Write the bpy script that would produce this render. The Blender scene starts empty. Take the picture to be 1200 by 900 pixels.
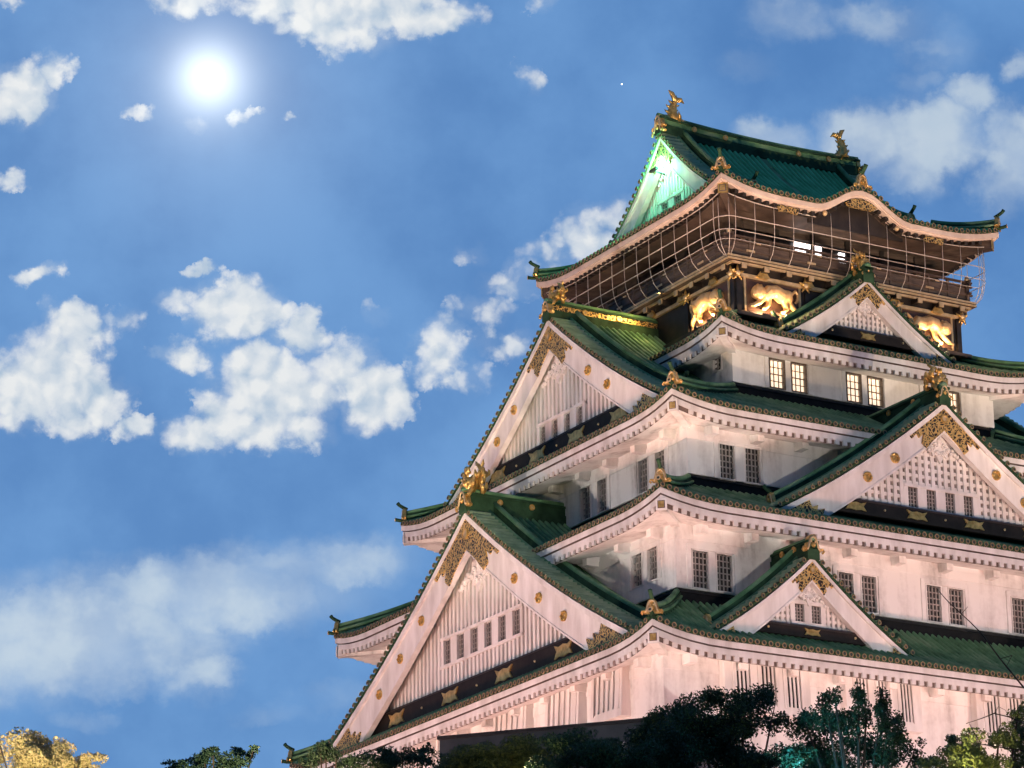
import bpy, math, random
import numpy as np
from mathutils import Vector, Matrix
random.seed(7)
rng = np.random.default_rng(7)
S = bpy.context.scene
COL = S.collection
R = math.radians

# ------------------------------------------------------------------ camera
CAM = Vector((-75.28, -107.13, 1.6))
YAW, PIT, ROL = R(30.507), R(18.328), R(-0.712)
FPX = 3937.3
cd = bpy.data.cameras.new('camera')
cam = bpy.data.objects.new('camera', cd)
COL.objects.link(cam)
fw = Vector((math.cos(PIT)*math.sin(YAW), math.cos(PIT)*math.cos(YAW), math.sin(PIT)))
rt0 = Vector((math.cos(YAW), -math.sin(YAW), 0))
up0 = rt0.cross(fw)
rt = rt0*math.cos(ROL) + up0*math.sin(ROL)
up = -rt0*math.sin(ROL) + up0*math.cos(ROL)
cam.matrix_world = Matrix(((rt.x, up.x, -fw.x, CAM.x), (rt.y, up.y, -fw.y, CAM.y),
                           (rt.z, up.z, -fw.z, CAM.z), (0, 0, 0, 1)))
cd.sensor_width = 36
cd.lens = FPX/1200*36
cd.clip_start = 0.5
cd.clip_end = 9000
S.camera = cam

def at(px, py, dist):
    """point seen at pixel (px,py) of the photo, at a horizontal distance from the camera"""
    d = fw*FPX + rt*(px-600) - up*(py-450)
    return CAM + d*(dist/math.hypot(d.x, d.y))

# ------------------------------------------------------------------ exposure
S.view_settings.view_transform = 'Standard'
S.view_settings.look = 'None'
S.view_settings.exposure = 0
S.view_settings.gamma = 1
S.view_settings.use_curve_mapping = False

# ------------------------------------------------------------------ sky
MOON_EL, MOON_AZ = R(23.5), R(24.98)          # azimuth from +Y towards +X
W = bpy.data.worlds.new("World")
S.world = W
W.use_nodes = True
nt = W.node_tree
for n in list(nt.nodes): nt.nodes.remove(n)
def N(t, **k):
    n = nt.nodes.new(t)
    for a, v in k.items(): setattr(n, a, v)
    return n
def L(a, b): nt.links.new(a, b)
def setv(sock, v):
    if hasattr(v, 'links'): L(v, sock)
    else: sock.default_value = v
def math_(op, a, b=0.0, c=0.0, clamp=False):
    n = N('ShaderNodeMath', operation=op, use_clamp=clamp)
    setv(n.inputs[0], a); setv(n.inputs[1], b); setv(n.inputs[2], c)
    return n.outputs[0]
def vmath(op, a, b=None, c=None):
    n = N('ShaderNodeVectorMath', operation=op)
    setv(n.inputs[0], a)
    if b is not None: setv(n.inputs[1], b)
    if c is not None: setv(n.inputs[2], c)
    return n.outputs['Value'] if op in ('DOT_PRODUCT', 'LENGTH') else n.outputs[0]
def mixc(f, a, b, typ='MIX'):
    n = N('ShaderNodeMix', data_type='RGBA', blend_type=typ)
    setv(n.inputs[0], f); setv(n.inputs[6], a); setv(n.inputs[7], b)
    return n.outputs[2]
def ss(x, lo, hi):
    n = N('ShaderNodeMapRange', interpolation_type='SMOOTHSTEP')
    setv(n.inputs[0], x); n.inputs[1].default_value = lo; n.inputs[2].default_value = hi
    return n.outputs[0]
sky = N('ShaderNodeTexSky', sky_type='NISHITA')
sky.sun_disc = False
sky.sun_elevation = MOON_EL
sky.sun_rotation = MOON_AZ
sky.air_density = 1.0; sky.dust_density = 0.3; sky.ozone_density = 3.0
tc = N('ShaderNodeTexCoord')
D = tc.outputs['Generated']
# fixed directions of the sky: a tangent frame round compass bearing 30.5, elevation 18.3
SF, SR, SU = tuple(fw), tuple(rt), tuple(up)
den = math_('MAXIMUM', vmath('DOT_PRODUCT', D, SF), 0.02)
cu = math_('DIVIDE', vmath('DOT_PRODUCT', D, SR), den)
cv = math_('DIVIDE', vmath('DOT_PRODUCT', D, SU), den)
cb = N('ShaderNodeCombineXYZ'); L(cu, cb.inputs[0]); L(cv, cb.inputs[1])
UV = cb.outputs[0]
UVs = vmath('SCALE', UV); UVs.node.inputs['Scale'].default_value = 39.373   # 100 arc units
def noise(vec, scale, detail, rough=.55, dist=0.0):
    n = N('ShaderNodeTexNoise'); n.noise_dimensions = '3D'
    L(vec, n.inputs['Vector']); n.inputs['Scale'].default_value = scale
    n.inputs['Detail'].default_value = detail; n.inputs['Roughness'].default_value = rough
    n.inputs['Distortion'].default_value = dist
    return n
wn = noise(UVs, 1.25, 7, .62)
warp = vmath('MULTIPLY_ADD', vmath('SUBTRACT', wn.outputs['Color'], (.5, .5, .5)), (.95, .85, 0), UVs)
# (x, y, rx, ry, weight) of the cloud masses, in the same hundredths
CL = [(330,-5,75,40,1),(395,28,80,42,1),(450,5,80,40,1),(520,18,50,26,.75),(225,-8,55,30,.8),
      (28,108,52,42,1.05),(66,88,28,26,.9),(0,112,35,40,1),(8,216,28,15,.7),(50,331,36,16,.85),(5,5,22,14,.6),
      (160,126,20,9,.55),(285,128,18,8,.5),(230,137,24,12,.45),(338,134,14,8,.42),
      (55,440,78,62,1.1),(90,395,52,42,1),(15,455,55,52,1),(150,500,34,20,.85),(140,372,32,20,.65),(95,470,60,45,.9),
      (285,362,72,44,1.15),(318,455,88,62,1.15),(270,480,55,46,.95),(395,430,60,46,1),(440,465,44,52,.95),(235,505,62,30,.85),(350,390,36,26,.75),
      (205,350,36,18,.7),(220,412,36,22,.85),(237,318,20,12,.7),(310,500,90,32,.9),(355,372,22,22,.7),(190,410,18,12,.6),
      (520,412,38,44,.95),(505,432,34,26,.8),(560,365,50,24,.40),(600,332,52,26,.42),(590,402,56,22,.42),(545,440,40,26,.4),
      (700,275,70,48,.62),(660,300,60,34,.45),(728,250,46,30,.6),(620,318,40,20,.4),
      (90,740,230,82,1.0),(250,695,220,62,.95),(360,665,150,44,.8),(0,765,170,75,.95),(230,785,62,46,.75),(300,645,70,26,.5),(130,690,170,40,.7),(60,795,90,30,.7),(440,650,70,26,.45),
      (1085,165,95,62,1.0),(1138,115,50,36,.85),(1010,170,75,54,.95),(905,165,62,30,.8),(1185,185,58,80,1.0),(1060,200,70,40,.8),(1200,150,40,40,.8),(960,180,50,26,.6),
      (925,18,80,40,.62),(1030,25,74,34,.6),(1105,55,54,42,.5),(1195,66,24,28,.7),(1080,95,40,24,.4),(880,75,40,24,.3),
      (622,95,20,24,.42),(640,5,40,16,.45),(400,815,80,24,.42),(100,835,46,16,.42),(320,835,60,18,.35),(550,300,26,14,.3),(440,370,24,14,.3)]
acc = None
for (x, y, rx, ry, w) in CL:
    u, v = (x-600)/100, (450-y)/100
    sx, sy = 100/(rx*1.04), 100/(ry*1.04)
    q = vmath('MULTIPLY_ADD', warp, (sx, sy, 0), (-u*sx, -v*sy, 0))
    d2 = vmath('DOT_PRODUCT', q, q)
    b = math_('MULTIPLY_ADD', d2, -w, w, clamp=True)
    acc = b if acc is None else math_('MAXIMUM', acc, b)
big = noise(UVs, .9, 5, .6)
low = ss(cv, -.030, -.046)
right = ss(cu, .028, .062)
soft = math_('MAXIMUM', low, math_('MULTIPLY', right, .85))
base_ = noise(UVs, 1.1, 4, .55)
def puffs(vec, scale):
    v = N('ShaderNodeTexVoronoi', feature='SMOOTH_F1'); v.voronoi_dimensions = '2D'
    L(vec, v.inputs['Vector']); v.inputs['Scale'].default_value = scale; v.inputs['Smoothness'].default_value = .35
    return v.outputs['Distance']
def billow(vec):
    a_ = math_('MULTIPLY_ADD', puffs(vec, 2.6), -1.0, .42)
    b_ = math_('MULTIPLY_ADD', puffs(vec, 6.0), -.50, .20)
    c_ = math_('MULTIPLY_ADD', noise(vec, 3.2, 8, .6).outputs['Fac'], .9, -.45)
    return math_('ADD', math_('ADD', a_, b_), c_)
wp2 = vmath('MULTIPLY_ADD', vmath('SUBTRACT', noise(UVs, 2.4, 5, .6).outputs['Color'], (.5, .5, .5)), (.32, .32, 0), UVs)
acs = math_('POWER', acc, .7)
bil = billow(wp2)
strk = noise(vmath('MULTIPLY', warp, (.55, 1.2, 1)), 1.3, 5, .5)
nzs = math_('MULTIPLY_ADD', strk.outputs['Fac'], 1.5, -.75)
mixn = N('ShaderNodeMix', data_type='FLOAT'); L(soft, mixn.inputs[0]); L(math_('MULTIPLY', bil, 1.0), mixn.inputs[2]); L(nzs, mixn.inputs[3])
edge = math_('MULTIPLY_ADD', acs, -.72, 1.05)
dens = math_('ADD', acs, math_('MULTIPLY', mixn.outputs[0], math_('MULTIPLY', ss(acc, 0.0, .12), edge)))
cm = N('ShaderNodeMapRange', interpolation_type='SMOOTHERSTEP')
L(dens, cm.inputs[0]); cm.inputs[1].default_value = .16; L(math_('ADD', math_('MULTIPLY_ADD', soft, .45, .68), math_('MULTIPLY', ss(base_.outputs['Fac'], .35, .65), .55)), cm.inputs[2])
veil = math_('MULTIPLY', ss(acc, 0.0, .8), math_('MULTIPLY_ADD', wn.outputs['Fac'], 1.5, -.35, clamp=True))
cmask = math_('MAXIMUM', math_('MULTIPLY', cm.outputs[0], math_('MULTIPLY_ADD', ss(acs, .1, .85), .55, .45)), math_('MULTIPLY', veil, .55))
# relief inside the clouds: the same puffs looked up a little towards the moon
bil2 = billow(vmath('ADD', wp2, (-.10, .14, 0)))
rel = math_('MULTIPLY', math_('SUBTRACT', bil, bil2), math_('MULTIPLY_ADD', soft, -.75, .85))
rel = math_('ADD', math_('ADD', rel, math_('MULTIPLY_ADD', base_.outputs['Fac'], .9, -.45)), .66, clamp=True)
thick = ss(dens, .5, 1.4)
ccol = mixc(rel, (.42, .54, .68, 1), (.87, .88, .87, 1))
ccol = mixc(math_('MULTIPLY', thick, .25), ccol, (.72, .76, .80, 1))
# soft band of high cloud low on the left: bluer and dimmer
ccol = mixc(math_('MULTIPLY', low, .62), ccol, (.50, .64, .77, 1))
ccol = mixc(math_('MULTIPLY', right, .72), ccol, (.45, .57, .70, 1))
# clear sky: the Nishita sky, tinted
skyc = mixc(1.0, sky.outputs[0], (.030, .047, .064, 1), 'MULTIPLY')
big2 = noise(UVs, .33, 3, .5)
blot = ss(math_('MULTIPLY_ADD', big2.outputs['Fac'], .7, math_('MULTIPLY', big.outputs['Fac'], .3)), .36, .64)
base = mixc(.80, skyc, mixc(blot, (.070, .205, .500, 1), (.140, .320, .650, 1)))
# glow of the air round the moon
md = Vector((math.cos(MOON_EL)*math.sin(MOON_AZ), math.cos(MOON_EL)*math.cos(MOON_AZ), math.sin(MOON_EL)))
ang = math_('ARCCOSINE', math_('MINIMUM', vmath('DOT_PRODUCT', D, tuple(md)), 0.9999999))
def gauss(sig, amp):
    q = math_('DIVIDE', ang, sig)
    return math_('MULTIPLY', math_('EXPONENT', math_('MULTIPLY', math_('MULTIPLY', q, q), -1)), amp)
g = math_('ADD', math_('ADD', gauss(.0090, .72), gauss(.0155, .30)), gauss(.040, .12))
halo = N('ShaderNodeCombineColor')
L(math_('MULTIPLY', g, .95), halo.inputs[0]); L(math_('MULTIPLY', g, .95), halo.inputs[1]); L(math_('MULTIPLY', g, .86), halo.inputs[2])
col = mixc(math_('MULTIPLY', cmask, .95), base, ccol)
col = mixc(1.0, col, halo.outputs[0], 'ADD')
# sky full round the view direction, dimmed elsewhere to cut blue fill light
near = ss(vmath('DOT_PRODUCT', D, tuple(fw)), math.cos(R(62)), math.cos(R(22)))
col = mixc(1.0, col, mixc(near, (.55, .55, .55, 1), (1, 1, 1, 1)), 'MULTIPLY')
bg = N('ShaderNodeBackground'); L(col, bg.inputs[0]); bg.inputs[1].default_value = 1.0
ow = N('ShaderNodeOutputWorld'); L(bg.outputs[0], ow.inputs[0])

# moonlight
sd = bpy.data.lights.new('moonlight', 'SUN'); sd.energy = .35; sd.angle = R(.5); sd.color = (.9, .95, 1)
so = bpy.data.objects.new('moonlight', sd); COL.objects.link(so)
so.rotation_euler = md.to_track_quat('Z', 'Y').to_euler()

# ------------------------------------------------------------------ materials
def newmat(name):
    m = bpy.data.materials.new(name); m.use_nodes = True
    t = m.node_tree; b = t.nodes['Principled BSDF']
    return m, t, b
def tn(t, typ, **k):
    n = t.nodes.new(typ)
    for a, v in k.items(): setattr(n, a, v)
    return n
def ramp(t, fac, stops):
    r = tn(t, 'ShaderNodeValToRGB')
    e = r.color_ramp.elements
    while len(e) < len(stops): e.new(.5)
    for i, (p, c) in enumerate(stops):
        e[i].position = p; e[i].color = (*c, 1)
    t.links.new(fac, r.inputs[0])
    return r
def tnoise(t, scale, detail=4, vec=None, rough=.55, stretch=None):
    n = tn(t, 'ShaderNodeTexNoise')
    n.inputs['Scale'].default_value = scale; n.inputs['Detail'].default_value = detail; n.inputs['Roughness'].default_value = rough
    g = tn(t, 'ShaderNodeNewGeometry')
    src = g.outputs['Position']
    if stretch:
        mp = tn(t, 'ShaderNodeMapping'); mp.inputs['Scale'].default_value = stretch
        t.links.new(src, mp.inputs[0]); src = mp.outputs[0]
    t.links.new(src, n.inputs['Vector'])
    return n
def varied(name, c1, c2, scale=2.0, rough=.6, metal=0.0, bump=.0, bscale=20, stretch=None, c3=None, spec=None):
    m, t, b = newmat(name)
    n = tnoise(t, scale, 6, stretch=stretch)
    st = [(.32, c1), (.68, c2)] if c3 is None else [(.3, c1), (.52, c2), (.72, c3)]
    r = ramp(t, n.outputs['Fac'], st)
    t.links.new(r.outputs[0], b.inputs['Base Color'])
    b.inputs['Roughness'].default_value = rough; b.inputs['Metallic'].default_value = metal
    if spec is not None: b.inputs['Specular IOR Level'].default_value = spec
    if bump:
        n2 = tnoise(t, bscale, 4)
        bp = tn(t, 'ShaderNodeBump'); bp.inputs['Strength'].default_value = bump; bp.inputs['Distance'].default_value = .03
        t.links.new(n2.outputs['Fac'], bp.inputs['Height']); t.links.new(bp.outputs[0], b.inputs['Normal'])
    return m
def emit(name, c, s):
    m, t, b = newmat(name)
    b.inputs['Base Color'].default_value = (*c, 1); b.inputs['Emission Color'].default_value = (*c, 1); b.inputs['Emission Strength'].default_value = s
    return m

# white plaster with rain streaks and grey patches of its own
M = {}
m, t, b = newmat('plaster')
n1 = tnoise(t, .55, 6, rough=.6); n2 = tnoise(t, 1.6, 5, stretch=(1, 1, .12)); n3 = tnoise(t, 6, 6)
mx = tn(t, 'ShaderNodeMath', operation='MULTIPLY_ADD'); t.links.new(n1.outputs['Fac'], mx.inputs[0]); mx.inputs[1].default_value = .55
t.links.new(n2.outputs['Fac'], mx.inputs[2])
mx2 = tn(t, 'ShaderNodeMath', operation='MULTIPLY_ADD'); t.links.new(n3.outputs['Fac'], mx2.inputs[0]); mx2.inputs[1].default_value = .25; t.links.new(mx.outputs[0], mx2.inputs[2])
r = ramp(t, mx2.outputs[0], [(.64, (.42, .40, .38)), (.78, (.64, .625, .605)), (.96, (.78, .77, .75))])
t.links.new(r.outputs[0], b.inputs['Base Color']); b.inputs['Roughness'].default_value = .8
bp = tn(t, 'ShaderNodeBump'); bp.inputs['Strength'].default_value = .25; bp.inputs['Distance'].default_value = .02
t.links.new(n3.outputs['Fac'], bp.inputs['Height']); t.links.new(bp.outputs[0], b.inputs['Normal'])
M['plaster'] = m
M['white'] = varied('white_paint', (.56, .54, .51), (.80, .79, .77), 1.7, .65, bump=.15, stretch=(1, 1, .25))
M['eave_tan'] = varied('tan_eave_board', (.60, .48, .39), (.78, .66, .55), 1.7, .6, bump=.1)  # top fascia, tanner than the lower ones
M['carved'] = varied('carved_plaster', (.55, .54, .52), (.76, .75, .73), 7, .75, bump=.5, bscale=9)
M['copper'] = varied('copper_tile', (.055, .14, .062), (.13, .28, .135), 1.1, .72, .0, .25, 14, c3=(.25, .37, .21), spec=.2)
M['copper_light'] = varied('copper_roll', (.20, .31, .17), (.38, .50, .30), 1.6, .72, .0, .2, 14, spec=.2)  # paler copper: lamplight catching the verge rolls is put into the colour
M['copper_dark'] = varied('copper_sheet', (.013, .038, .018), (.042, .10, .050), 1.7, .75, .0, .2, 12, spec=.2)  # darker copper: shade of tile channels and ridge sides is in the colour
M['tile_gap'] = varied('gap_shade_copper', (.004, .009, .006), (.010, .022, .014), 3, .7)  # shade between the verge tiles, painted as a near-black sheet
M['copper_top'] = varied('green_lit_copper', (.07, .36, .15), (.15, .56, .28), 1.3, .72, .0, .2, 12, spec=.2)  # green floodlight on the top roof is put into this colour
M['black'] = varied('black_lacquer', (.008, .007, .007), (.020, .017, .015), 3, .65, spec=.25)
M['wood'] = varied('dark_timber', (.055, .040, .030), (.12, .086, .062), 1.5, .6, bump=.2, stretch=(1, 1, 6))
M['woodblk'] = varied('black_timber', (.012, .010, .009), (.035, .028, .022), 2, .5)
M['panel_red'] = varied('lacquer_panel', (.05, .028, .020), (.10, .055, .038), 3, .4)
M['gold'] = varied('gold_leaf', (.45, .27, .07), (.90, .62, .22), 5, .36, .7, .35, 11)
M['gilt_pale'] = varied('pale_gilding', (.74, .44, .17), (.95, .66, .32), 5, .4, .5, .6, 9)
M['ring'] = varied('tile_end_rim', (.22, .16, .085), (.40, .30, .16), 5, .5, .3)
M['goldpale'] = varied('gilt_edge', (.55, .40, .20), (.80, .62, .36), 4, .45, .55)
M['disc_dark'] = varied('tile_end_core', (.012, .025, .02), (.03, .05, .04), 6, .5)
M['wire'] = varied('painted_wire', (.46, .41, .35), (.60, .54, .47), 3, .4)
M['grey'] = varied('lattice_bar', (.26, .24, .22), (.42, .39, .36), 3, .7)
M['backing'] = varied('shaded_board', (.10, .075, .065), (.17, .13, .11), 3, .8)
M['stone'] = None
M['bark'] = varied('bark', (.03, .022, .015), (.07, .05, .035), 6, .9, bump=.6, bscale=10)
M['concrete'] = varied('dark_cladding', (.030, .032, .034), (.055, .058, .06), 1.2, .45)
M['reflection'] = varied('pale_reflection', (.5, .47, .44), (.62, .58, .55), 2, .4)
M['lampbody'] = varied('lamp_housing', (.03, .03, .03), (.06, .06, .06), 4, .5)
M['glow'] = emit('warm_window', (1.0, .76, .55), 1.2)
M['tube'] = emit('lamp_tube', (1.0, .95, .98), 3.5)
M['lens'] = emit('lamp_lens', (1.0, .8, .65), 3)
M['moon'] = emit('moon_face', (1, 1, .97), 6)
# dark glass
m, t, b = newmat('dark_glass'); b.inputs['Base Color'].default_value = (.035, .032, .030, 1); b.inputs['Roughness'].default_value = .35; M['glass'] = m
# gilded openwork over dark board
m, t, b = newmat('gold_openwork')
g_ = tn(t, 'ShaderNodeNewGeometry')
v1 = tn(t, 'ShaderNodeTexVoronoi', feature='DISTANCE_TO_EDGE'); v1.inputs['Scale'].default_value = 7.0
nd = tn(t, 'ShaderNodeTexNoise'); nd.inputs['Scale'].default_value = 3.2
va = tn(t, 'ShaderNodeVectorMath', operation='MULTIPLY_ADD'); t.links.new(nd.outputs['Color'], va.inputs[0]); va.inputs[1].default_value = (.5, .5, .5)
t.links.new(g_.outputs['Position'], va.inputs[2]); t.links.new(g_.outputs['Position'], nd.inputs['Vector']); t.links.new(va.outputs[0], v1.inputs['Vector'])
rr = ramp(t, v1.outputs['Distance'], [(.10, (1, 1, 1)), (.17, (0, 0, 0))])
mm = tn(t, 'ShaderNodeMix', data_type='RGBA'); t.links.new(rr.outputs[0], mm.inputs[0])
mm.inputs[6].default_value = (.035, .024, .014, 1); mm.inputs[7].default_value = (.85, .58, .20, 1)
t.links.new(mm.outputs[2], b.inputs['Base Color'])
mt_ = tn(t, 'ShaderNodeMath', operation='MULTIPLY'); t.links.new(rr.outputs[0], mt_.inputs[0]); mt_.inputs[1].default_value = .65
t.links.new(mt_.outputs[0], b.inputs['Metallic']); b.inputs['Roughness'].default_value = .42
bp = tn(t, 'ShaderNodeBump'); bp.inputs['Strength'].default_value = .8; bp.inputs['Distance'].default_value = .04
t.links.new(rr.outputs[0], bp.inputs['Height']); t.links.new(bp.outputs[0], b.inputs['Normal'])
M['openwork'] = m
# stone
m, t, b = newmat('castle_stone')
v1 = tn(t, 'ShaderNodeTexVoronoi'); v1.inputs['Scale'].default_value = 1.15
v2 = tn(t, 'ShaderNodeTexVoronoi', feature='DISTANCE_TO_EDGE'); v2.inputs['Scale'].default_value = 1.15
g_ = tn(t, 'ShaderNodeNewGeometry'); t.links.new(g_.outputs['Position'], v1.inputs[0]); t.links.new(g_.outputs['Position'], v2.inputs[0])
r = ramp(t, v1.outputs['Color'], [(.2, (.13, .12, .11)), (.8, (.28, .26, .23))])
r2 = ramp(t, v2.outputs['Distance'], [(.0, (0.1, .1, .1)), (.06, (1, 1, 1))])
mm = tn(t, 'ShaderNodeMix', data_type='RGBA', blend_type='MULTIPLY'); mm.inputs[0].default_value = 1
t.links.new(r.outputs[0], mm.inputs[6]); t.links.new(r2.outputs[0], mm.inputs[7]); t.links.new(mm.outputs[2], b.inputs['Base Color'])
bp = tn(t, 'ShaderNodeBump'); bp.inputs['Distance'].default_value = .2; t.links.new(r2.outputs[0], bp.inputs['Height']); t.links.new(bp.outputs[0], b.inputs['Normal'])
b.inputs['Roughness'].default_value = .9
M['stone'] = m
M['ground'] = varied('packed_earth', (.07, .06, .045), (.14, .12, .09), .3, .95, bump=.3, bscale=3)

def leafmat(name, c1, c2):
    m, t, b = newmat(name)
    oi = tn(t, 'ShaderNodeNewGeometry')
    r = ramp(t, oi.outputs['Random Per Island'], [(0, c1), (1, c2)])
    t.links.new(r.outputs[0], b.inputs['Base Color']); b.inputs['Roughness'].default_value = .6
    tr = tn(t, 'ShaderNodeBsdfTranslucent'); t.links.new(r.outputs[0], tr.inputs[0])
    ms = tn(t, 'ShaderNodeMixShader'); ms.inputs[0].default_value = .25
    out = t.nodes['Material Output']
    t.links.new(b.outputs[0], ms.inputs[1]); t.links.new(tr.outputs[0], ms.inputs[2]); t.links.new(ms.outputs[0], out.inputs[0])
    return m
M['leaf_dark'] = leafmat('dark_leaves', (.014, .036, .014), (.042, .088, .034))
M['leaf_mid'] = leafmat('olive_leaves', (.04, .060, .016), (.10, .12, .035))
M['leaf_gold'] = leafmat('yellow_leaves', (.30, .26, .10), (.54, .44, .24))
M['leaf_pine'] = leafmat('pine_needles', (.016, .045, .024), (.04, .085, .045))

# ------------------------------------------------------------------ mesh helpers
class MB:
    def __init__(s): s.v = []; s.f = []; s.m = []; s.sm = []; s.mats = []
    def mi(s, mat):
        if mat not in s.mats: s.mats.append(mat)
        return s.mats.index(mat)
    def add(s, vs, fs, mat, smooth=False):
        o = len(s.v); s.v.extend(tuple(p) for p in vs); k = s.mi(mat)
        for f in fs:
            s.f.append(tuple(i+o for i in f)); s.m.append(k); s.sm.append(smooth)
    def box(s, x0, x1, y0, y1, z0, z1, mat, tf=None):
        vs = [(x, y, z) for z in (z0, z1) for y in (y0, y1) for x in (x0, x1)]
        if tf: vs = [tf(*p) for p in vs]
        s.add(vs, [(0, 2, 3, 1), (4, 5, 7, 6), (0, 1, 5, 4), (2, 6, 7, 3), (0, 4, 6, 2), (1, 3, 7, 5)], mat)
    def beam(s, a, b, w, h, mat, upv=(0, 0, 1)):
        """box from a to b, top centre line on a-b"""
        a = Vector(a); b = Vector(b); d = (b-a).normalized(); u = Vector(upv); sd = d.cross(u).normalized(); u = sd.cross(d)
        vs = []
        for p in (a, b):
            for q in ((-1, 0), (1, 0), (1, -1), (-1, -1)):
                vs.append(p + sd*(q[0]*w/2) + u*(q[1]*h))
        s.add(vs, [(0, 1, 2, 3), (7, 6, 5, 4), (0, 4, 5, 1), (1, 5, 6, 2), (2, 6, 7, 3), (3, 7, 4, 0)], mat)
    def tube(s, pts, r, n, mat, smooth=True, cap=True):
        pts = [Vector(p) for p in pts]; rs = r if isinstance(r, (list, tuple)) else [r]*len(pts)
        vs = []; prev = None
        for i, p in enumerate(pts):
            d = (pts[min(i+1, len(pts)-1)] - pts[max(i-1, 0)])
            d = d.normalized() if d.length > 1e-9 else Vector((0, 0, 1))
            if prev is None:
                a = Vector((0, 0, 1)) if abs(d.z) < .9 else Vector((1, 0, 0))
                x = d.cross(a).normalized()
            else:
                x = (prev - d*prev.dot(d))
                x = x.normalized() if x.length > 1e-6 else d.orthogonal().normalized()
            prev = x; y = d.cross(x)
            for k in range(n):
                an = 2*math.pi*k/n
                vs.append(p + x*(rs[i]*math.cos(an)) + y*(rs[i]*math.sin(an)))
        fs = []
        for i in range(len(pts)-1):
            for k in range(n):
                k2 = (k+1) % n
                fs.append((i*n+k, i*n+k2, (i+1)*n+k2, (i+1)*n+k))
        if cap:
            fs.append(tuple(range(n-1, -1, -1))); fs.append(tuple((len(pts)-1)*n+k for k in range(n)))
        s.add(vs, fs, mat, smooth)
    def half(s, pts, side, r, mat, h=None):
        """half-round rib along pts, lying on the surface; side = sideways unit vectors"""
        h = h or r
        prof = [(-r, -.02), (-.75*r, .68*h), (0, h), (.75*r, .68*h), (r, -.02)]
        vs = []
        for p in pts:
            for a, z in prof: vs.append((p[0]+side[0]*a, p[1]+side[1]*a, p[2]+z))
        fs = [(i*5+k, i*5+k+1, i*5+k+6, i*5+k+5) for i in range(len(pts)-1) for k in range(4)]
        s.add(vs, fs, mat, True)
    def disc(s, c, nrm, r, th, mat_ring, mat_core, n=10, core=.58):
        c = Vector(c); nrm = Vector(nrm).normalized(); x = nrm.orthogonal().normalized(); y = nrm.cross(x)
        def ring(rr, off): return [c + nrm*off + x*(rr*math.cos(2*math.pi*k/n)) + y*(rr*math.sin(2*math.pi*k/n)) for k in range(n)]
        a, b_, cc, dd = ring(r, 0), ring(r, th), ring(r*core, th), ring(r*core, th*.5)
        q = lambda o1, o2: [(o1+k, o1+(k+1) % n, o2+(k+1) % n, o2+k) for k in range(n)]
        s.add(a+b_, q(0, n), mat_ring); s.add(b_+cc, q(0, n), mat_ring); s.add(cc+dd, q(0, n), mat_ring)
        s.add(dd, [tuple(range(n))], mat_core)
    def prism(s, poly, y0, y1, mat, tf=None, smooth=False):
        """polygon in local x,z (counter-clockwise seen from -y) extruded from y0 (front) to y1"""
        n = len(poly)
        vs = [(x, y0, z) for x, z in poly] + [(x, y1, z) for x, z in poly]
        if tf: vs = [tf(*p) for p in vs]
        fs = [tuple(range(n)), tuple(range(2*n-1, n-1, -1))] + [((i+1) % n, i, n+i, n+(i+1) % n) for i in range(n)]
        s.add(vs, fs, mat, smooth)
    def ball(s, c, r, mat, sc=(1, 1, 1), n=8, k=6):
        vs = []; fs = []
        for i in range(k+1):
            th = math.pi*i/k
            for j in range(n):
                ph = 2*math.pi*j/n
                vs.append((c[0]+r*sc[0]*math.sin(th)*math.cos(ph), c[1]+r*sc[1]*math.sin(th)*math.sin(ph), c[2]+r*sc[2]*math.cos(th)))
        for i in range(k):
            for j in range(n):
                fs.append((i*n+j, (i+1)*n+j, (i+1)*n+(j+1) % n, i*n+(j+1) % n))
        s.add(vs, fs, mat, True)
    def build(s, name, parent=None, loc=None, rz=0, label=None, flip=False):
        me = bpy.data.meshes.new(name)
        me.from_pydata(s.v, [], s.f)
        for mt in s.mats: me.materials.append(M[mt])
        me.polygons.foreach_set('material_index', s.m); me.polygons.foreach_set('use_smooth', s.sm)
        me.update()
        o = bpy.data.objects.new(name, me); COL.objects.link(o)
        if parent: o.parent = parent
        if loc: o.location = loc
        o.rotation_euler = (0, 0, rz)
        if label: o['label'] = label
        return o
def tag(o, label=None, cat=None, group=None, kind=None):
    if label: o['label'] = label
    if cat: o['category'] = cat
    if group: o['group'] = group
    if kind: o['kind'] = kind
    return o
def empty(name, loc, label, cat, group=None, rz=0):
    o = bpy.data.objects.new(name, None); COL.objects.link(o); o.location = loc; o.rotation_euler = (0, 0, rz); o.empty_display_size = .5
    return tag(o, label, cat, group)
def copy_tree(o, parent):
    c = o.copy(); COL.objects.link(c); c.parent = parent
    for ch in o.children: copy_tree(ch, c)
    return c
def rotT(k):
    c, s_ = [(1, 0), (0, 1), (-1, 0), (0, -1)][k]
    return lambda x, y, z: (x*c - y*s_, x*s_ + y*c, z)
ANG = [0, math.pi/2, math.pi, -math.pi/2]
FRONT, RIGHT, BACK, LEFT = 0, 1, 2, 3

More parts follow.
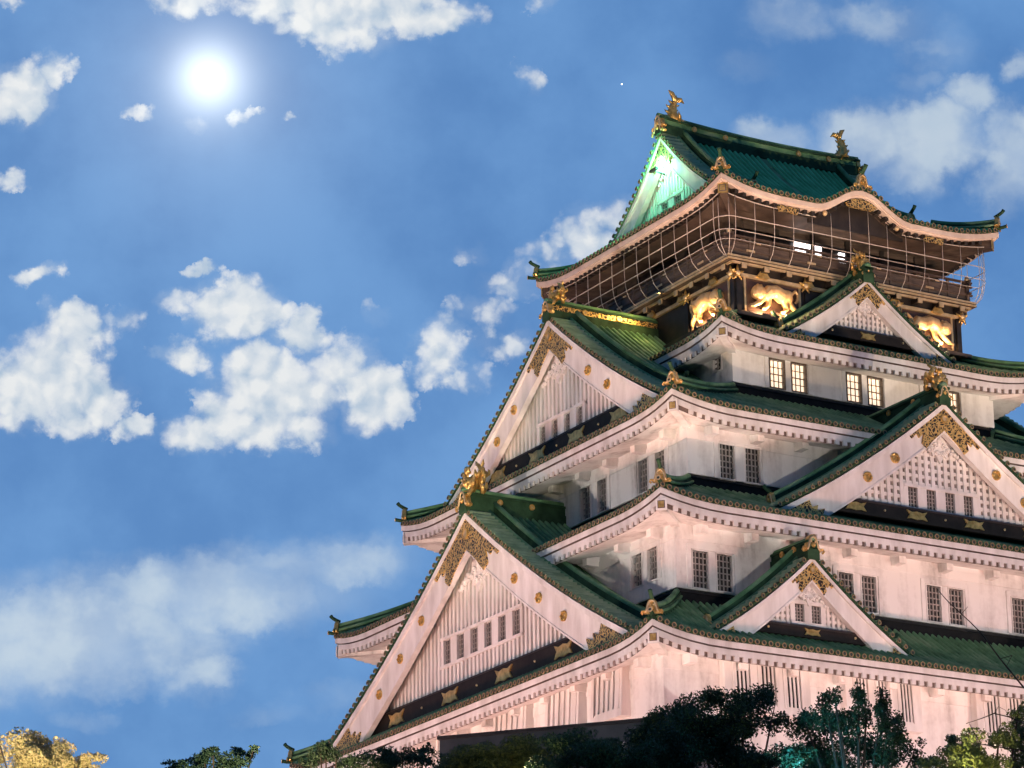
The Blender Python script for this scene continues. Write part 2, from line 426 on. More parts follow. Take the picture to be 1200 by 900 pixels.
# ------------------------------------------------------------------ ground and stone base
gb = MB(); gb.add([(-4000, -4000, 0), (4000, -4000, 0), (4000, 4000, 0), (-4000, 4000, 0)], [(0, 1, 2, 3)], 'ground')
tag(gb.build('ground'), kind='structure')
sb = MB()
lev = [(0, 7.5), (5, 4.9), (11, 2.7), (17, 1.2), (22, .35), (24.2, 0)]
ring = []
for z, o in lev: ring += [(-14.2-o, -13.1-o, z), (14.2+o, -13.1-o, z), (14.2+o, 13.1+o, z), (-14.2-o, 13.1+o, z)]
fs = [(i*4+k, i*4+(k+1) % 4, i*4+4+(k+1) % 4, i*4+4+k) for i in range(len(lev)-1) for k in range(4)]
fs.append((20, 21, 22, 23))
sb.add(ring, fs, 'stone')
sbo = empty('stone_base', (0, 0, 0), 'battered stone base with curved edges under the white castle keep', 'stone base')
sb.build('masonry', sbo)

# ------------------------------------------------------------------ the keep
KEEP = empty('castle_keep', (0, 0, 24.2), 'white plastered castle keep with five tiers of green copper roofs and gold ornaments', 'castle')
KZ = 24.2
# every builder works in world metres round the tower axis; parts are lowered by KZ under the keep's own origin
def kpart(mb, name, parent=None, label=None):
    o = mb.build(name, parent or KEEP, None, 0, label)
    if parent is None: o.location = (0, 0, -KZ)
    return o

# --- windows (prototype in local frame: opening bottom centre at origin, outwards is -y)
def window_proto(w, h, nv, nh, lit, frame='white', bar='grey'):
    f = MB(); e = .045
    for (a, b_, c, d) in ((-w/2-e, -w/2, -e, h+e), (w/2, w/2+e, -e, h+e), (-w/2, w/2, -e, 0), (-w/2, w/2, h, h+e)):
        f.box(a, b_, -.035, .10, c, d, frame)
    root = f.build('window')
    l = MB(); bw = .022 if lit else .040
    for i in range(1, nv):
        x = -w/2 + w*i/nv; l.box(x-bw/2, x+bw/2, .055, .10, 0, h, bar)
    for i in range(1, nh):
        z = h*i/nh; k = bw*(1.6 if (lit and i == nh//2) else 1)
        l.box(-w/2, w/2, .075, .113, z-k/2, z+k/2, bar)
    l.build('lattice', root)
    p = MB(); p.box(-w/2, w/2, .17, .19, 0, h, 'glow' if lit else 'glass'); p.build('pane', root)
    if lit: root['label'] = 'window glowing warm yellow from the room inside'
    return root
PROTO = {}
def window(key, side, u, z, plane, args):
    """u along the face (local x), plane = distance of wall face from the axis"""
    x, y, zz = rotT(side)(u, -plane, z)
    if key not in PROTO:
        o = PROTO[key] = window_proto(*args); o.parent = KEEP
    else:
        o = copy_tree(PROTO[key], KEEP)
    o.location = (x, y, zz-KZ); o.rotation_euler = (0, 0, ANG[side])
    return o

# --- walls with openings
def wall_ring(wx, wy, z0, z1, holes, mat='plaster', depth=.2, skirt=None, batter=0.0):
    mb = MB()
    for side in range(4):
        T = rotT(side); hl, pl = (wx, wy) if side in (0, 2) else (wy, wx)
        hs = holes.get(side, [])
        us = sorted({-hl, hl} | {u for h in hs for u in (h[0], h[1])}); zs = sorted({z0, z1} | {z for h in hs for z in (h[2], h[3])})
        for i in range(len(us)-1):
            for j in range(len(zs)-1):
                uc, zc = (us[i]+us[i+1])/2, (zs[j]+zs[j+1])/2
                if any(h[0] < uc < h[1] and h[2] < zc < h[3] for h in hs): continue
                mb.add([T(us[i], -pl, zs[j]), T(us[i+1], -pl, zs[j]), T(us[i+1], -pl, zs[j+1]), T(us[i], -pl, zs[j+1])], [(0, 1, 2, 3)], mat)
        for (a, b_, c, d) in hs:
            for q in (((a, c), (b_, c)), ((b_, c), (b_, d)), ((b_, d), (a, d)), ((a, d), (a, c))):
                (u0, w0), (u1, w1) = q
                mb.add([T(u0, -pl, w0), T(u1, -pl, w1), T(u1, -pl+depth, w1), T(u0, -pl+depth, w0)], [(0, 1, 2, 3)], mat)
        # slab edge under the white wall
        mb.add([T(-hl, -pl, z0), T(hl, -pl, z0), T(hl, -pl+.25, z0), T(-hl, -pl+.25, z0)], [(3, 2, 1, 0)], mat)
        # raised plaster surround of every pair of windows
        hs2 = sorted(hs)
        for i in range(0, len(hs2)-1, 2):
            a, b_ = hs2[i], hs2[i+1]; e, th = .17, .05
            x0, x1, c, d = a[0]-.05, b_[1]+.05, a[2]-.05, a[3]+.05
            for (p, q, r_, s_) in ((x0-e, x0, c, d+e), (x1, x1+e, c, d+e), (x0, x1, d, d+e)):
                mb.box(p, q, -pl-th, -pl, r_, s_, mat, T)
    return mb
def black_base(wx, wy, z0, z1, ins=.12):
    mb = MB()
    for side in range(4):
        T = rotT(side); hl, pl = (wx, wy) if side in (0, 2) else (wy, wx)
        mb.add([T(-hl+ins, -pl+ins, z0), T(hl-ins, -pl+ins, z0), T(hl-ins, -pl+ins, z1), T(-hl+ins, -pl+ins, z1)], [(0, 1, 2, 3)], 'black')
        mb.box(-hl+ins, hl-ins, -pl+ins-.05, -pl+ins, z1-.12, z1-.02, 'woodblk', T)
    return mb
def pairs(cs, w, gap, z0, h):
    out = []
    for c in cs:
        for s_ in (-1, 1):
            u = c + s_*gap/2
            out.append((u-w/2, u+w/2, z0, z0+h))
    return out
def do_wall(wx, wy, z0, z1, spec, key, lit=False, label=None):
    holes = {}
    for side, (cs, w, gap, zb, h) in spec.items(): holes[side] = pairs(cs, w, gap, zb, h)
    hw_ = {k: list(v) for k, v in holes.items()}
    if lit: hw_[LEFT] = [(5.30, 5.94, 42.6, 43.34)]
    kpart(wall_ring(wx, wy, z0, z1, hw_), 'wall', label=label)
    for side, hs in holes.items():
        pl = wy if side in (0, 2) else wx
        for (a, b_, c, d) in hs:
            window(key, side, (a+b_)/2, c, pl, (b_-a-.09, d-c, 4, 6, False) if not lit else (b_-a-.09, d-c, 3, 4, True, 'wood', 'wood'))
# tier walls (half sizes, white wall from z0 to z1)
do_wall(11.82, 10.74, 32.14, 35.3, {FRONT: ([-10.27, -3.9, .1, 4.1, 10.27], .74, 1.03, 32.22, 1.36), LEFT: ([8.72, 2.9, -2.9, -8.72], .74, 1.03, 32.75, 1.36)}, 'w2')
do_wall(9.95, 8.88, 37.12, 39.9, {FRONT: ([-7.64, 7.64], .74, 1.14, 37.14, 1.37), LEFT: ([6.45, 2.35, -2.35, -6.45], .74, 1.18, 37.16, 1.33)}, 'w3')
do_wall(6.28, 6.62, 41.89, 44.0, {FRONT: ([-3.7, -.07, 3.7], .74, 1.02, 41.95, 1.12)}, 'w4', lit=True)
# a small plain window on the left face of that wall
window('w4L', LEFT, 5.62, 42.6, 6.28, (.56, .72, 3, 4, False))
kpart(wall_ring(13.65, 12.55, 24.2, 30.0, {}), 'wall')
for (wx, wy, a, b_) in ((11.82, 10.74, 31.2, 32.16), (9.95, 8.88, 36.2, 37.14), (6.28, 6.62, 40.9, 41.91)):
    kpart(black_base(wx, wy, a, b_), 'black_skirting')

# --- eaves and hip roofs
def upturn(c, u0): return u0*max(0.0, 1-max(c, 0)/3.0)**2.2
def samples(h, n=30):
    e = []
    for i in range(n+1):
        f = i/n*2-1
        e.append(h*math.copysign(1-(1-abs(f))**1.35, f))
    return e
PITCH = .285
def hip_roof(hx, hy, zm, u0, wx, wy, zw, a=.78, style='white', rise=.35, wall=(None, None), bump=None, label=None, brackets=True, tile='copper'):
    """roof skirt from the eave rectangle up to (wx,wy); zm = height of the white fascia's top away from the corners"""
    roof, fas, sof = MB(), MB(), MB(); raf = sof; discs = []
    zt = zm + .10
    bmp = bump or (lambda s_, side: 0.0)
    for side in range(4):
        T = rotT(side); disc = MB(); discs.append(disc)
        h, e, wl, wd = (hx, hy, wx, wy) if side in (0, 2) else (hy, hx, wy, wx)
        pl = (wall[1] if side in (0, 2) else wall[0])
        def surf(s_, t, zoff=0):
            half = h+(wl-h)*t; y = -(e-(e-wd)*t)
            z = zt + (zw-zt)*(a*t+(1-a)*t*t) + upturn(half-abs(s_), u0)*(1-t)**1.5
            if bump: z = max(z, zt + bmp(s_, side) if bmp(s_, side) > .003 else z)
            return T(s_, y, z+zoff)
        rows = 7; ss_ = samples(1, 44 if bump else 32)
        vs = []
        for j in range(rows+1):
            t = j/rows; half = h+(wl-h)*t
            for f in ss_: vs.append(surf(f*half, t))
        n = len(ss_)
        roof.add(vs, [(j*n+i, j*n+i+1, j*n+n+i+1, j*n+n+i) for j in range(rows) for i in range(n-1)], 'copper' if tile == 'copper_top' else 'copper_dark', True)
        # tile lip
        vs = []
        for f in ss_:
            p = surf(f*h, 0); vs += [p, (p[0], p[1], p[2]-.12)]
        roof.add(vs, [(2*i, 2*i+1, 2*i+3, 2*i+2) for i in range(n-1)], 'copper_dark')
        # ribs
        k0 = int((h-.05)/PITCH)
        sdv = T(1, 0, 0)
        ov = T(0, -1, 0)
        for k in range(-k0, k0+1):
            s_ = k*PITCH
            tm = 1.0 if abs(s_) <= wl else (h-abs(s_))/(h-wl)
            if tm > .04:
                pts = [surf(s_, tm*i/6, .015) for i in range(7)]
                p0 = pts[0]; pts[0] = (p0[0]+ov[0]*.05, p0[1]+ov[1]*.05, p0[2])
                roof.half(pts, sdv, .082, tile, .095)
            p = surf(s_, 0)
            disc.disc((p[0]+ov[0]*.045, p[1]+ov[1]*.045, p[2]-.015), ov, .10, .03, 'ring', 'disc_dark', 8, .68)
        # fascia and soffit
        if style == 'white':
            prof = [(0, .0), (0, -.235), (.13, -.235), (.13, -.285), (.05, -.285), (.05, -.50), (.13, -.50), (.13, -.68)]
            fm, sm, rm = 'white', 'plaster', 'white'
        else:
            prof = [(0, .0), (0, -.235), (.06, -.235), (.06, -.30), (.50, -.30), (.50, -.46)]
            fm, sm, rm = 'eave_tan', 'wood', 'woodblk'
        fsamp = samples(1, 60 if bump else 32)
        vs = []
        zb = lambda s_, hf: zm + upturn(hf-abs(s_), u0) + bmp(s_, side)
        for f in fsamp:
            for (i_, dz) in prof:
                hf = h-i_; s_ = f*hf
                vs.append(T(s_, -(e-i_), zb(s_, hf)+dz))
        q = len(prof); n = len(fsamp)
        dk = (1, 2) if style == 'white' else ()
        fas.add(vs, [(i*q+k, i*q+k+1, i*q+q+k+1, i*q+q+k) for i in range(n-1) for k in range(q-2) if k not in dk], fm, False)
        if dk: fas.add(vs, [(i*q+k, i*q+k+1, i*q+q+k+1, i*q+q+k) for i in range(n-1) for k in dk], 'backing', False)  # dark strips put the groove's shade into the colour
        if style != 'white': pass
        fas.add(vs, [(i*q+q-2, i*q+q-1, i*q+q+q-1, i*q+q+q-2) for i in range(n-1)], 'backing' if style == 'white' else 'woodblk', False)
        run = e-pl-.0
        base = prof[-1][1]; ii0 = prof[-1][0]; tz0 = prof[-2][1]
        vs = []
        for f in fsamp:
            for j in range(5):
                i_ = ii0+(run+.25-ii0)*j/4
                # sides shrink towards the wall
                hf = h-i_; s_ = f*hf
                w_ = 1-j/4
                vs.append(T(s_, -(e-i_), zm+base + rise*j/4 + upturn(hf-abs(s_), u0)*w_ + bmp(s_, side)*(1 if j < 2 else w_)))
        sof.add(vs, [(i*5+k, i*5+k+1, i*5+5+k+1, i*5+5+k) for i in range(n-1) for k in range(4)], sm, True)
        # rafters
        rp, rw, rh = (.36, .185, .17) if style == 'white' else (.36, .15, .15)
        kk = int((h-.35)/rp)
        for k in range(-kk, kk):
            s_ = (k+.5)*rp
            i0, i1 = (.045, .145) if style == 'white' else (.16, .515)
            p0 = T(s_, -(e-i0), zm+tz0+.005 + upturn(h-i0-abs(s_), u0)+bmp(s_, side))
            p1 = T(s_, -(e-i1), zm+tz0+.005 + upturn(h-i1-abs(s_), u0)+bmp(s_, side))
            raf.beam(p0, p1, rw, rh, rm)
        # brackets out of the wall
        if style == 'white' and brackets:
            nb = int(2*pl/2.15); wlh = (wall[0] if side in (0, 2) else wall[1])
            nb = max(2, round(2*wlh/2.3))
            for i in range(nb+1):
                s_ = -wlh+.9 + (2*wlh-1.8)*i/nb
                zt_ = zm+base+rise*.72+.06
                raf.box(s_-.15, s_+.15, -pl-.55, -pl+.05, zt_-.38, zt_, 'plaster', T)
            raf.box(-wlh-.02, wlh+.02, -pl-.032, -pl+.02, zm+base+rise*.9-.55, zm+base+rise*.9-.22, 'plaster', T)
    ro = kpart(roof, 'roof', label=label)
    fas.build('fascia', ro); sof.build('soffit', ro)
    for d_ in discs: d_.build('eave_tile_row', ro)
    # hip ridges, corner beams and their ends
    for sx, sy in ((-1, -1), (1, -1), (1, 1), (-1, 1)):
        hp = MB()
        pts = []
        for i in range(9):
            t = .03+.97*i/8
            z = zt + (zw-zt)*(a*t+(1-a)*t*t) + u0*(1-t)**1.5
            pts.append(Vector((sx*(hx+(wx-hx)*t), sy*(hy+(wy-hy)*t), z)))
        for i in range(8): hp.beam(pts[i]+Vector((0, 0, .30)), pts[i+1]+Vector((0, 0, .30)), .30, .34, 'copper_dark')
        hp.tube([p+Vector((0, 0, .36)) for p in pts], .11, 8, 'copper')
        d2 = (pts[0]-pts[1]).normalized()
        for k in (-1, 1):
            o_ = Vector((-sy*sx*0, 0, 0)); sd = d2.cross(Vector((0, 0, 1))).normalized()*(.17*k)
            hp.tube([p+sd+Vector((0, 0, .16)) for p in pts], .05, 6, 'copper')
        h_ = hp.build('hip_ridge', ro)
        out = Vector((sx*(hx-wx), sy*(hy-wy), 0)).normalized()
        corner_end(ro, pts[0], out)
        cb_ = MB()
        i0 = .11 if style == 'white' else .22
        c0 = Vector((sx*(hx-i0), sy*(hy-i0), zm+u0+(-.44 if style == 'white' else -.36)))
        c1 = Vector((sx*(wall[0]-.1), sy*(wall[1]-.1), zm-.30+rise*.6))
        cb_.beam(c0, c1, .30, .40, 'plaster' if style == 'white' else 'wood')
        e0 = c0+out*.012
        sdv = out.cross(Vector((0, 0, 1)))
        for (w_, z0_, z1_, o2, mt) in ((.20, -.40, .02, .05, 'white' if style == 'white' else 'gold'), (.13, -.33, -.05, .062, 'backing'), (.10, -.30, -.08, .075, 'gold')):
            vs = [e0+sdv*(w_*k)+Vector((0, 0, z))+out*o for o in (0, o2) for (k, z) in ((-1, z0_), (1, z0_), (1, z1_), (-1, z1_))]
            cb_.add(vs, [(0, 1, 2, 3), (4, 7, 6, 5), (0, 4, 5, 1), (1, 5, 6, 2), (2, 6, 7, 3), (3, 7, 4, 0)], mt)
        cb_.build('corner_beam', ro)
    return ro
def oni(mb, c, out, sc=1.0, horn=True, plate='gold', face=True):
    """arched ridge-end tile facing 'out' with its base centre at c"""
    c = Vector(c); out = Vector(out).normalized(); sd = out.cross(Vector((0, 0, 1))).normalized(); upv = Vector((0, 0, 1))
    def P(x, y, z): return c + sd*(x*sc) - out*(y*sc) + upv*(z*sc)
    ol = [(-.30, 0), (-.34, .06), (-.25, .12), (-.20, .30), (-.15, .46), (-.06, .54), (.06, .54), (.15, .46), (.20, .30), (.25, .12), (.34, .06), (.30, 0)]
    ol = ol[::-1]
    n = len(ol)
    vs = [P(x, -.05, z) for x, z in ol]+[P(x, .10, z) for x, z in ol]
    mb.add(vs, [tuple(range(n)), tuple(range(2*n-1, n-1, -1))]+[((i+1) % n, i, n+i, n+(i+1) % n) for i in range(n)], plate)
    # raised rim and boss
    rim = [(-.24, .03), (-.18, .13), (-.14, .32), (-.08, .43), (0, .47), (.08, .43), (.14, .32), (.18, .13), (.24, .03)]
    mb.tube([P(x, -.07, z) for x, z in rim], .035*sc, 6, 'goldpale')
    if face:
        mb.ball(P(0, -.06, .20), .085*sc, plate, n=8, k=5)
        for k in (-1, 1):
            mb.ball(P(.07*k, -.07, .31), .038*sc, 'goldpale', n=6, k=4)
            mb.tube([P(.26*k, -.05, .08), P(.36*k, -.05, .10), P(.40*k, -.05, .02), P(.34*k, -.05, -.03)], .04*sc, 6, plate)
    if horn:
        mb.tube([P(0, .12, .50), P(0, -.04, .58), P(0, -.22, .70), P(0, -.30, .80)], [.075*sc, .08*sc, .075*sc, .085*sc], 8, 'copper_dark')
def corner_end(parent, p, out):
    mb = MB()
    oni(mb, p+Vector((0, 0, .06))+out*.06, out, .95)
    mb.tube([p-out*.3+Vector((0, 0, .02)), p+out*.25+Vector((0, 0, .07)), p+out*.42+Vector((0, 0, .11))], .075, 8, 'copper_dark')
    mb.disc(p+out*.42+Vector((0, 0, .11)), out+Vector((0, 0, .15)), .095, .03, 'goldpale', 'disc_dark', 8)
    mb.build('ridge_end_ornament', parent)

hip_roof(14.82, 13.72, 29.53, .43, 11.82, 10.74, 31.62, wall=(13.65, 12.55))
hip_roof(13.46, 12.36, 34.86, .34, 9.95, 8.88, 36.62, wall=(11.82, 10.74))
hip_roof(11.49, 10.28, 39.36, .39, 6.28, 6.62, 41.38, a=.85, wall=(9.95, 8.88))
hip_roof(7.645, 7.98, 43.52, .41, 5.45, 5.80, 44.72, wall=(6.28, 6.62), brackets=False)
def kara(s_, side):
    if side not in (0, 2) or abs(s_) > 2.35: return 0.0
    return .97*(.5+.5*math.cos(math.pi*s_/2.35))**1.0
EX, EY, EZ, EU = 6.775, 7.016, 49.79, .45
def zE(y): return 54.8-1.158*abs(y)+.0655*y*y
hip_roof(EX, EY, EZ, EU, 4.85, 5.09, 50.60, a=.68, style='wood', rise=.10, wall=(4.4, 4.64), bump=kara, tile='copper_top', label='top roof with a wavy gable over the middle of its front eave')

# --- gables
def bez(a, b_, n): return [a+(b_-a)*i/n for i in range(n+1)]
def gable(side, centre, plane, za, hw, zf, depth, vb, rec, zbase, dark, wins, meds, battens, zroof=None, hroof=None, ornament=1.6, sag=.06, panel='white', vergew=.95, ridge_h=.62, kend=None, rsag=0.0, seed=1, rmat='copper_dark', shield=1.75, tile='copper'):
    """local frame: x across, y inwards from the face of the bargeboards, z world"""
    rd = random.Random(seed)
    def zb(x):
        t = abs(x)/hw
        return za-(za-zf)*(t+sag*4*t*(1-t)*.9 if t < 1 else t) if zroof is None else zroof(x)-.17
    def zr(x): return zb(x)+.17
    hr = hroof or hw*1.02
    OV = .10
    rf = MB()
    xs = [hr*i/14 for i in range(15)]
    for sgn in (-1, 1):
        vs = []
        for x in xs: vs += [(sgn*x, -OV, zr(x)), (sgn*x, depth, zr(x)), (sgn*x, -OV, zr(x)-.10), (sgn*x, -.02, zr(x)-.13)]
        fs = []
        for i in range(14):
            o = i*4
            f = [(o, o+4, o+5, o+1), (o+2, o, o+4, o+6)[::1], (o+2, o+6, o+7, o+3)]
            fs += f if sgn > 0 else [g[::-1] for g in f]
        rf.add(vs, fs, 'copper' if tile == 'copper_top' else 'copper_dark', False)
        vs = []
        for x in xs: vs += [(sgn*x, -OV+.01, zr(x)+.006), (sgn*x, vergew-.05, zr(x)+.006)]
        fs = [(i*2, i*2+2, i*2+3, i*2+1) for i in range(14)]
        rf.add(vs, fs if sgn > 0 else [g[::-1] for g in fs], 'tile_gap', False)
        # ribs down the slope behind the verge
        y = vergew+.42
        while y < depth:
            rf.half([(sgn*x, y, zr(x)+.012) for x in xs], (0, 1, 0), .082, tile, .095)
            y += PITCH
        # short verge tiles with round ends
        ln = 0; prev = xs[0]; x = .16
        while x < hr*.985:
            sl = (zr(x+.05)-zr(x))/.05
            rf.half([(sgn*x, -OV-.06, zr(x)+.0), (sgn*x, vergew-.12, zr(x)+.01)], (1, 0, 0), .095, 'copper_light', .15)
            rf.disc((sgn*x, -OV-.055, zr(x)+.02), (0, -1, 0), .082, .03, 'ring', 'disc_dark', 8, .70)
            x += .34/math.sqrt(1+sl*sl)
        # descending ridges
        hk = hr*.94 if kend is None else kend
        xk = [hk*i/12 for i in range(13)]
        rf.tube([(sgn*q, vergew-.10, zr(q)+.10) for q in xk], .085, 8, 'copper')
        for i in range(12):
            a_ = (sgn*xk[i], vergew+.22, zr(xk[i])+.36); b2 = (sgn*xk[i+1], vergew+.22, zr(xk[i+1])+.36)
            rf.beam(a_, b2, .26, .40, 'copper_dark')
        rf.tube([(sgn*q, vergew+.22, zr(q)+.40) for q in xk], .11, 8, 'copper')
    go = rf.build('gable', KEEP)
    x0, y0, _ = rotT(side)(centre, -plane, 0)
    go.location = (x0, y0, -KZ); go.rotation_euler = (0, 0, ANG[side])
    for sgn in (-1, 1):
        kb = MB()
        hk = (hr*.94 if kend is None else kend)
        sl = Vector((sgn, 0, -.35)).normalized()
        oni(kb, (sgn*(hk+.05), vergew+.22, zr(hk)+.02), (sgn, 0, 0), .95)
        kb.build('ridge_end_ornament', go)
    # main ridge
    rg = MB(); zt_ = zr(0)
    def rl(y): return rsag*(1-(max(0, y+.2)/(depth+.2)))**2     # rises a little towards the end
    ny = 8; ys = [-.2+(depth+.2)*i/ny for i in range(ny+1)]
    for i in range(ny):
        for (w_, a_, b2, mt) in ((.52, ridge_h*.30, .42, 'copper_dark'), (.40, ridge_h*.72, ridge_h*.5, rmat), (.50, ridge_h*.84, .09, 'copper_dark')):
            rg.beam((0, ys[i], zt_+a_+rl(ys[i])), (0, ys[i+1], zt_+a_+rl(ys[i+1])), w_, b2, mt)
    rg.tube([(0, y, zt_+ridge_h+rl(y)-.02) for y in ys], .13, 8, 'copper')
    for sgn in (-1, 1):
        for yy in (depth*.3, depth*.62):
            rg.disc((sgn*.205, yy, zt_+ridge_h*.5+rl(yy)), (sgn, 0, 0), .12, .06, 'gold', 'goldpale', 10, .5)
    rg.build('ridge', go)
    # bargeboards
    bb = MB(); n = 16
    xs2 = [hw*i/n for i in range(n+1)]
    vbx = lambda x: vb*(1+.10*(x/hw)**2) if x < hw*.86 else vb*1.074*max(.15, (hw*1.0-x)/(hw*.14))
    for sgn in (-1, 1):
        for (y0_, y1_, top, bot, mt) in ((-.10, .22, lambda x: zb(x), lambda x: zb(x)-min(.24, vb*.2), 'white'),
                                          (0.0, .20, lambda x: zb(x)-min(.24, vb*.2)+.01, lambda x: zb(x)-vbx(x), panel),
                                          (-.03, .21, lambda x: zb(x)-vbx(x)+.0, lambda x: zb(x)-vbx(x)-.09, 'white')):
            vs = []
            for x in xs2:
                vs += [(sgn*x, y0_, top(x)), (sgn*x, y0_, bot(x)), (sgn*x, y1_, bot(x)), (sgn*x, y1_, top(x))]
            fs = []
            for i in range(n):
                o = i*4
                f = [(o, o+1, o+5, o+4), (o+1, o+2, o+6, o+5), (o+2, o+3, o+7, o+6), (o+3, o, o+4, o+7)]
                fs += f[::1] if sgn > 0 else [g[::-1] for g in f]
            o = n*4; fs.append((o, o+1, o+2, o+3) if sgn > 0 else (o+3, o+2, o+1, o))
            bb.add(vs, fs, mt)
    bb.build('bargeboard', go)
    # gold filigree at the apex and the feet, medallions
    rimh = min(.24, vb*.2)
    ap = MB()
    for sgn in (-1, 1):
        pts_top = [(x, zb(x)-rimh-.005) for x in bez(0.0, hw*0.215, 8)]
        low = [(hw*0.202, zb(hw*0.202)-rimh-.16*vb), (hw*0.172, zb(hw*0.172)-rimh-.12*vb), (hw*0.159, zb(hw*0.159)-rimh-.34*vb), (hw*0.129, zb(hw*0.129)-rimh-.30*vb),
               (hw*0.142, zb(hw*0.142)-vb*.80), (hw*0.116, zb(hw*0.116)-vb*1.10), (hw*0.077, zb(hw*0.077)-vb*1.02), (0.0, zb(0)-vb*.99)]
        poly = [(sgn*x, z) for x, z in pts_top+low]
        if sgn > 0: poly = poly[::-1]
        ap.prism(poly, -.075+.001*sgn, -.01, 'openwork')
        # foot
        gf = MB()
        a0, a1 = .835, .975
        tp = [(hw*f, zb(hw*f)-rimh-.005) for f in bez(a0, a1, 5)]
        lowf = [(hw*a1, zb(hw*a1)-vb*.5), (hw*.93, zb(hw*.93)-vb*.9), (hw*.86, zb(hw*.86)-vb*1.0), (hw*.82, zb(hw*.82)-vb*1.0), (hw*.76, zb(hw*.76)-vb*1.02),
                (hw*.745, zb(hw*.745)-vb*.80), (hw*.79, zb(hw*.79)-vb*.72), (hw*.785, zb(hw*.785)-vb*.55), (hw*.82, zb(hw*.82)-vb*.5)]
        poly = [(sgn*x, z) for x, z in tp+lowf]
        if sgn > 0: poly = poly[::-1]
        gf.prism(poly, -.075, -.01, 'openwork')
        gf.build('gold_filigree', go)
    if vb > .8:
        ap.disc((0, -.075, zb(0)-vb*.58), (0, -1, 0), vb*.16, .05, 'gold', 'goldpale', 12, .6)
    ap.build('gold_filigree', go)
    for f in meds:
        for sgn in (-1, 1):
            x = f*hw; mdb = MB()
            mdb.disc((sgn*x, -.005, zb(x)-rimh-(vb-rimh)*.52), (0, -1, 0), .20, .06, 'gold', 'gold', 12, .62)
            for k in range(6):
                an = k*math.pi/3; mdb.ball((sgn*x+.15*math.cos(an), -.06, zb(x)-rimh-(vb-rimh)*.52+.15*math.sin(an)), .055, 'gold', n=6, k=4)
            mdb.build('medallion', go)
    # recessed panel: backing, uprights, cross rails
    inner = lambda x: zb(x)-.12
    xe = hw
    while inner(xe) < zbase+.05 and xe > .3: xe -= .05
    lp = MB()
    wz0, wz1, wcs, ww = wins if wins else (0, 0, [], 0)
    wx0, wx1 = (min(wcs)-ww/2-.20, max(wcs)+ww/2+.20) if wcs else (9e9, -9e9)
    nx = 40
    for i in range(nx):
        a_, b2 = -xe+2*xe*i/nx, -xe+2*xe*(i+1)/nx
        lp.add([(a_, rec+.10, zbase-.05), (b2, rec+.10, zbase-.05), (b2, rec+.10, inner(abs(b2))), (a_, rec+.10, inner(abs(a_)))], [(0, 1, 2, 3)], 'backing' if battens == 'grid' else panel)
    pit = .30 if hw > 5 else .22
    bw = pit*(.52 if battens == 'grid' else .5)
    k = int(xe/pit)
    for i in range(-k, k+1):
        x = i*pit
        ztop = min(inner(abs(x-bw/2)), inner(abs(x+bw/2)))+.02
        segs = [(zbase, ztop)]
        if wx0 < x < wx1 and wcs:
            segs = [(zbase, wz0-.14), (wz1+.14, ztop)]
        for (c_, d_) in segs:
            if d_-c_ > .04: lp.box(x-bw/2, x+bw/2, rec-.02, rec+.10, c_, d_, panel)
    if battens == 'grid':
        z = zbase+pit*.6
        while z < za:
            x = 0.0
            for q in [xe*j/60 for j in range(61)]:
                if inner(q) > z+.06: x = q
            if x > .1:
                if wcs and wz0-.14 < z < wz1+.14:
                    for sgn in (-1, 1):
                        if x > wx1: lp.box(*sorted((sgn*wx1, sgn*x)), rec+.02, rec+.095, z-bw*.42, z+bw*.42, panel)
                else: lp.box(-x, x, rec+.02, rec+.095, z-bw*.42, z+bw*.42, panel)
            z += pit
    if wcs:
        lp.box(wx0, wx1, rec-.06, rec+.02, wz1+.02, wz1+.14, panel); lp.box(wx0, wx1, rec-.07, rec+.02, wz0-.14, wz0-.02, panel)
        edges = sorted(wcs); es = [wx0]+[q for c_ in edges for q in (c_-ww/2, c_+ww/2)]+[wx1]
        for i in range(0, len(es), 2): lp.box(es[i], es[i+1], rec-.03, rec+.10, wz0-.02, wz1+.02, panel)
    lp.build('lattice_panel', go)
    for c_ in wcs:
        wn_ = MB()
        wn_.box(c_-ww/2, c_+ww/2, rec+.085, rec+.095, wz0, wz1, 'glass')
        for i in range(1, 3): wn_.box(c_-ww/2+ww*i/3-.018, c_-ww/2+ww*i/3+.018, rec+.03, rec+.07, wz0, wz1, 'grey')
        for i in range(1, 5): wn_.box(c_-ww/2, c_+ww/2, rec+.05, rec+.08, wz0+(wz1-wz0)*i/5-.014, wz0+(wz1-wz0)*i/5+.014, 'grey')
        wn_.build('window', go)
    # carved white pendant under the apex of the panel
    cp = MB(); zp = zb(0)-vb
    sc = vb*.9
    cp.prism([(-.62*sc, -1.0*sc), (.62*sc, -1.0*sc), (0.0, -.02)] and [(x*sc, zp+z*sc) for x, z in ((0, .02), (-.36, -.42), (-.60, -.78), (-.42, -.72), (-.34, -.98), (-.20, -.90), (0, -1.25), (.20, -.90), (.34, -.98), (.42, -.72), (.60, -.78), (.36, -.42))], rec-.12, rec+.02, 'carved')
    for sgn in (-1, 1):
        for (cx, cz, rr) in ((.20, -.55, .13), (.36, -.72, .10), (.12, -.86, .11), (.52, -.80, .08)):
            pts = [(sgn*sc*(cx+rr*(1-q/14)*math.cos(q*.75)), rec-.14, zp+sc*(cz+rr*(1-q/14)*math.sin(q*.75))) for q in range(12)]
            cp.tube(pts, .035*sc, 6, 'carved')
        for q in range(5):
            xx = .62+q*.12
            cp.ball((sgn*sc*xx, rec-.06, zb(sc*xx)-vbx(sc*xx)-.13-.03*(q % 2)), .10*sc, 'carved', n=7, k=5)
    cp.ball((0, rec-.13, zp-.36*sc), .13*sc, 'carved', (1, .5, 1.4))
    cp.build('carved_pendant', go)
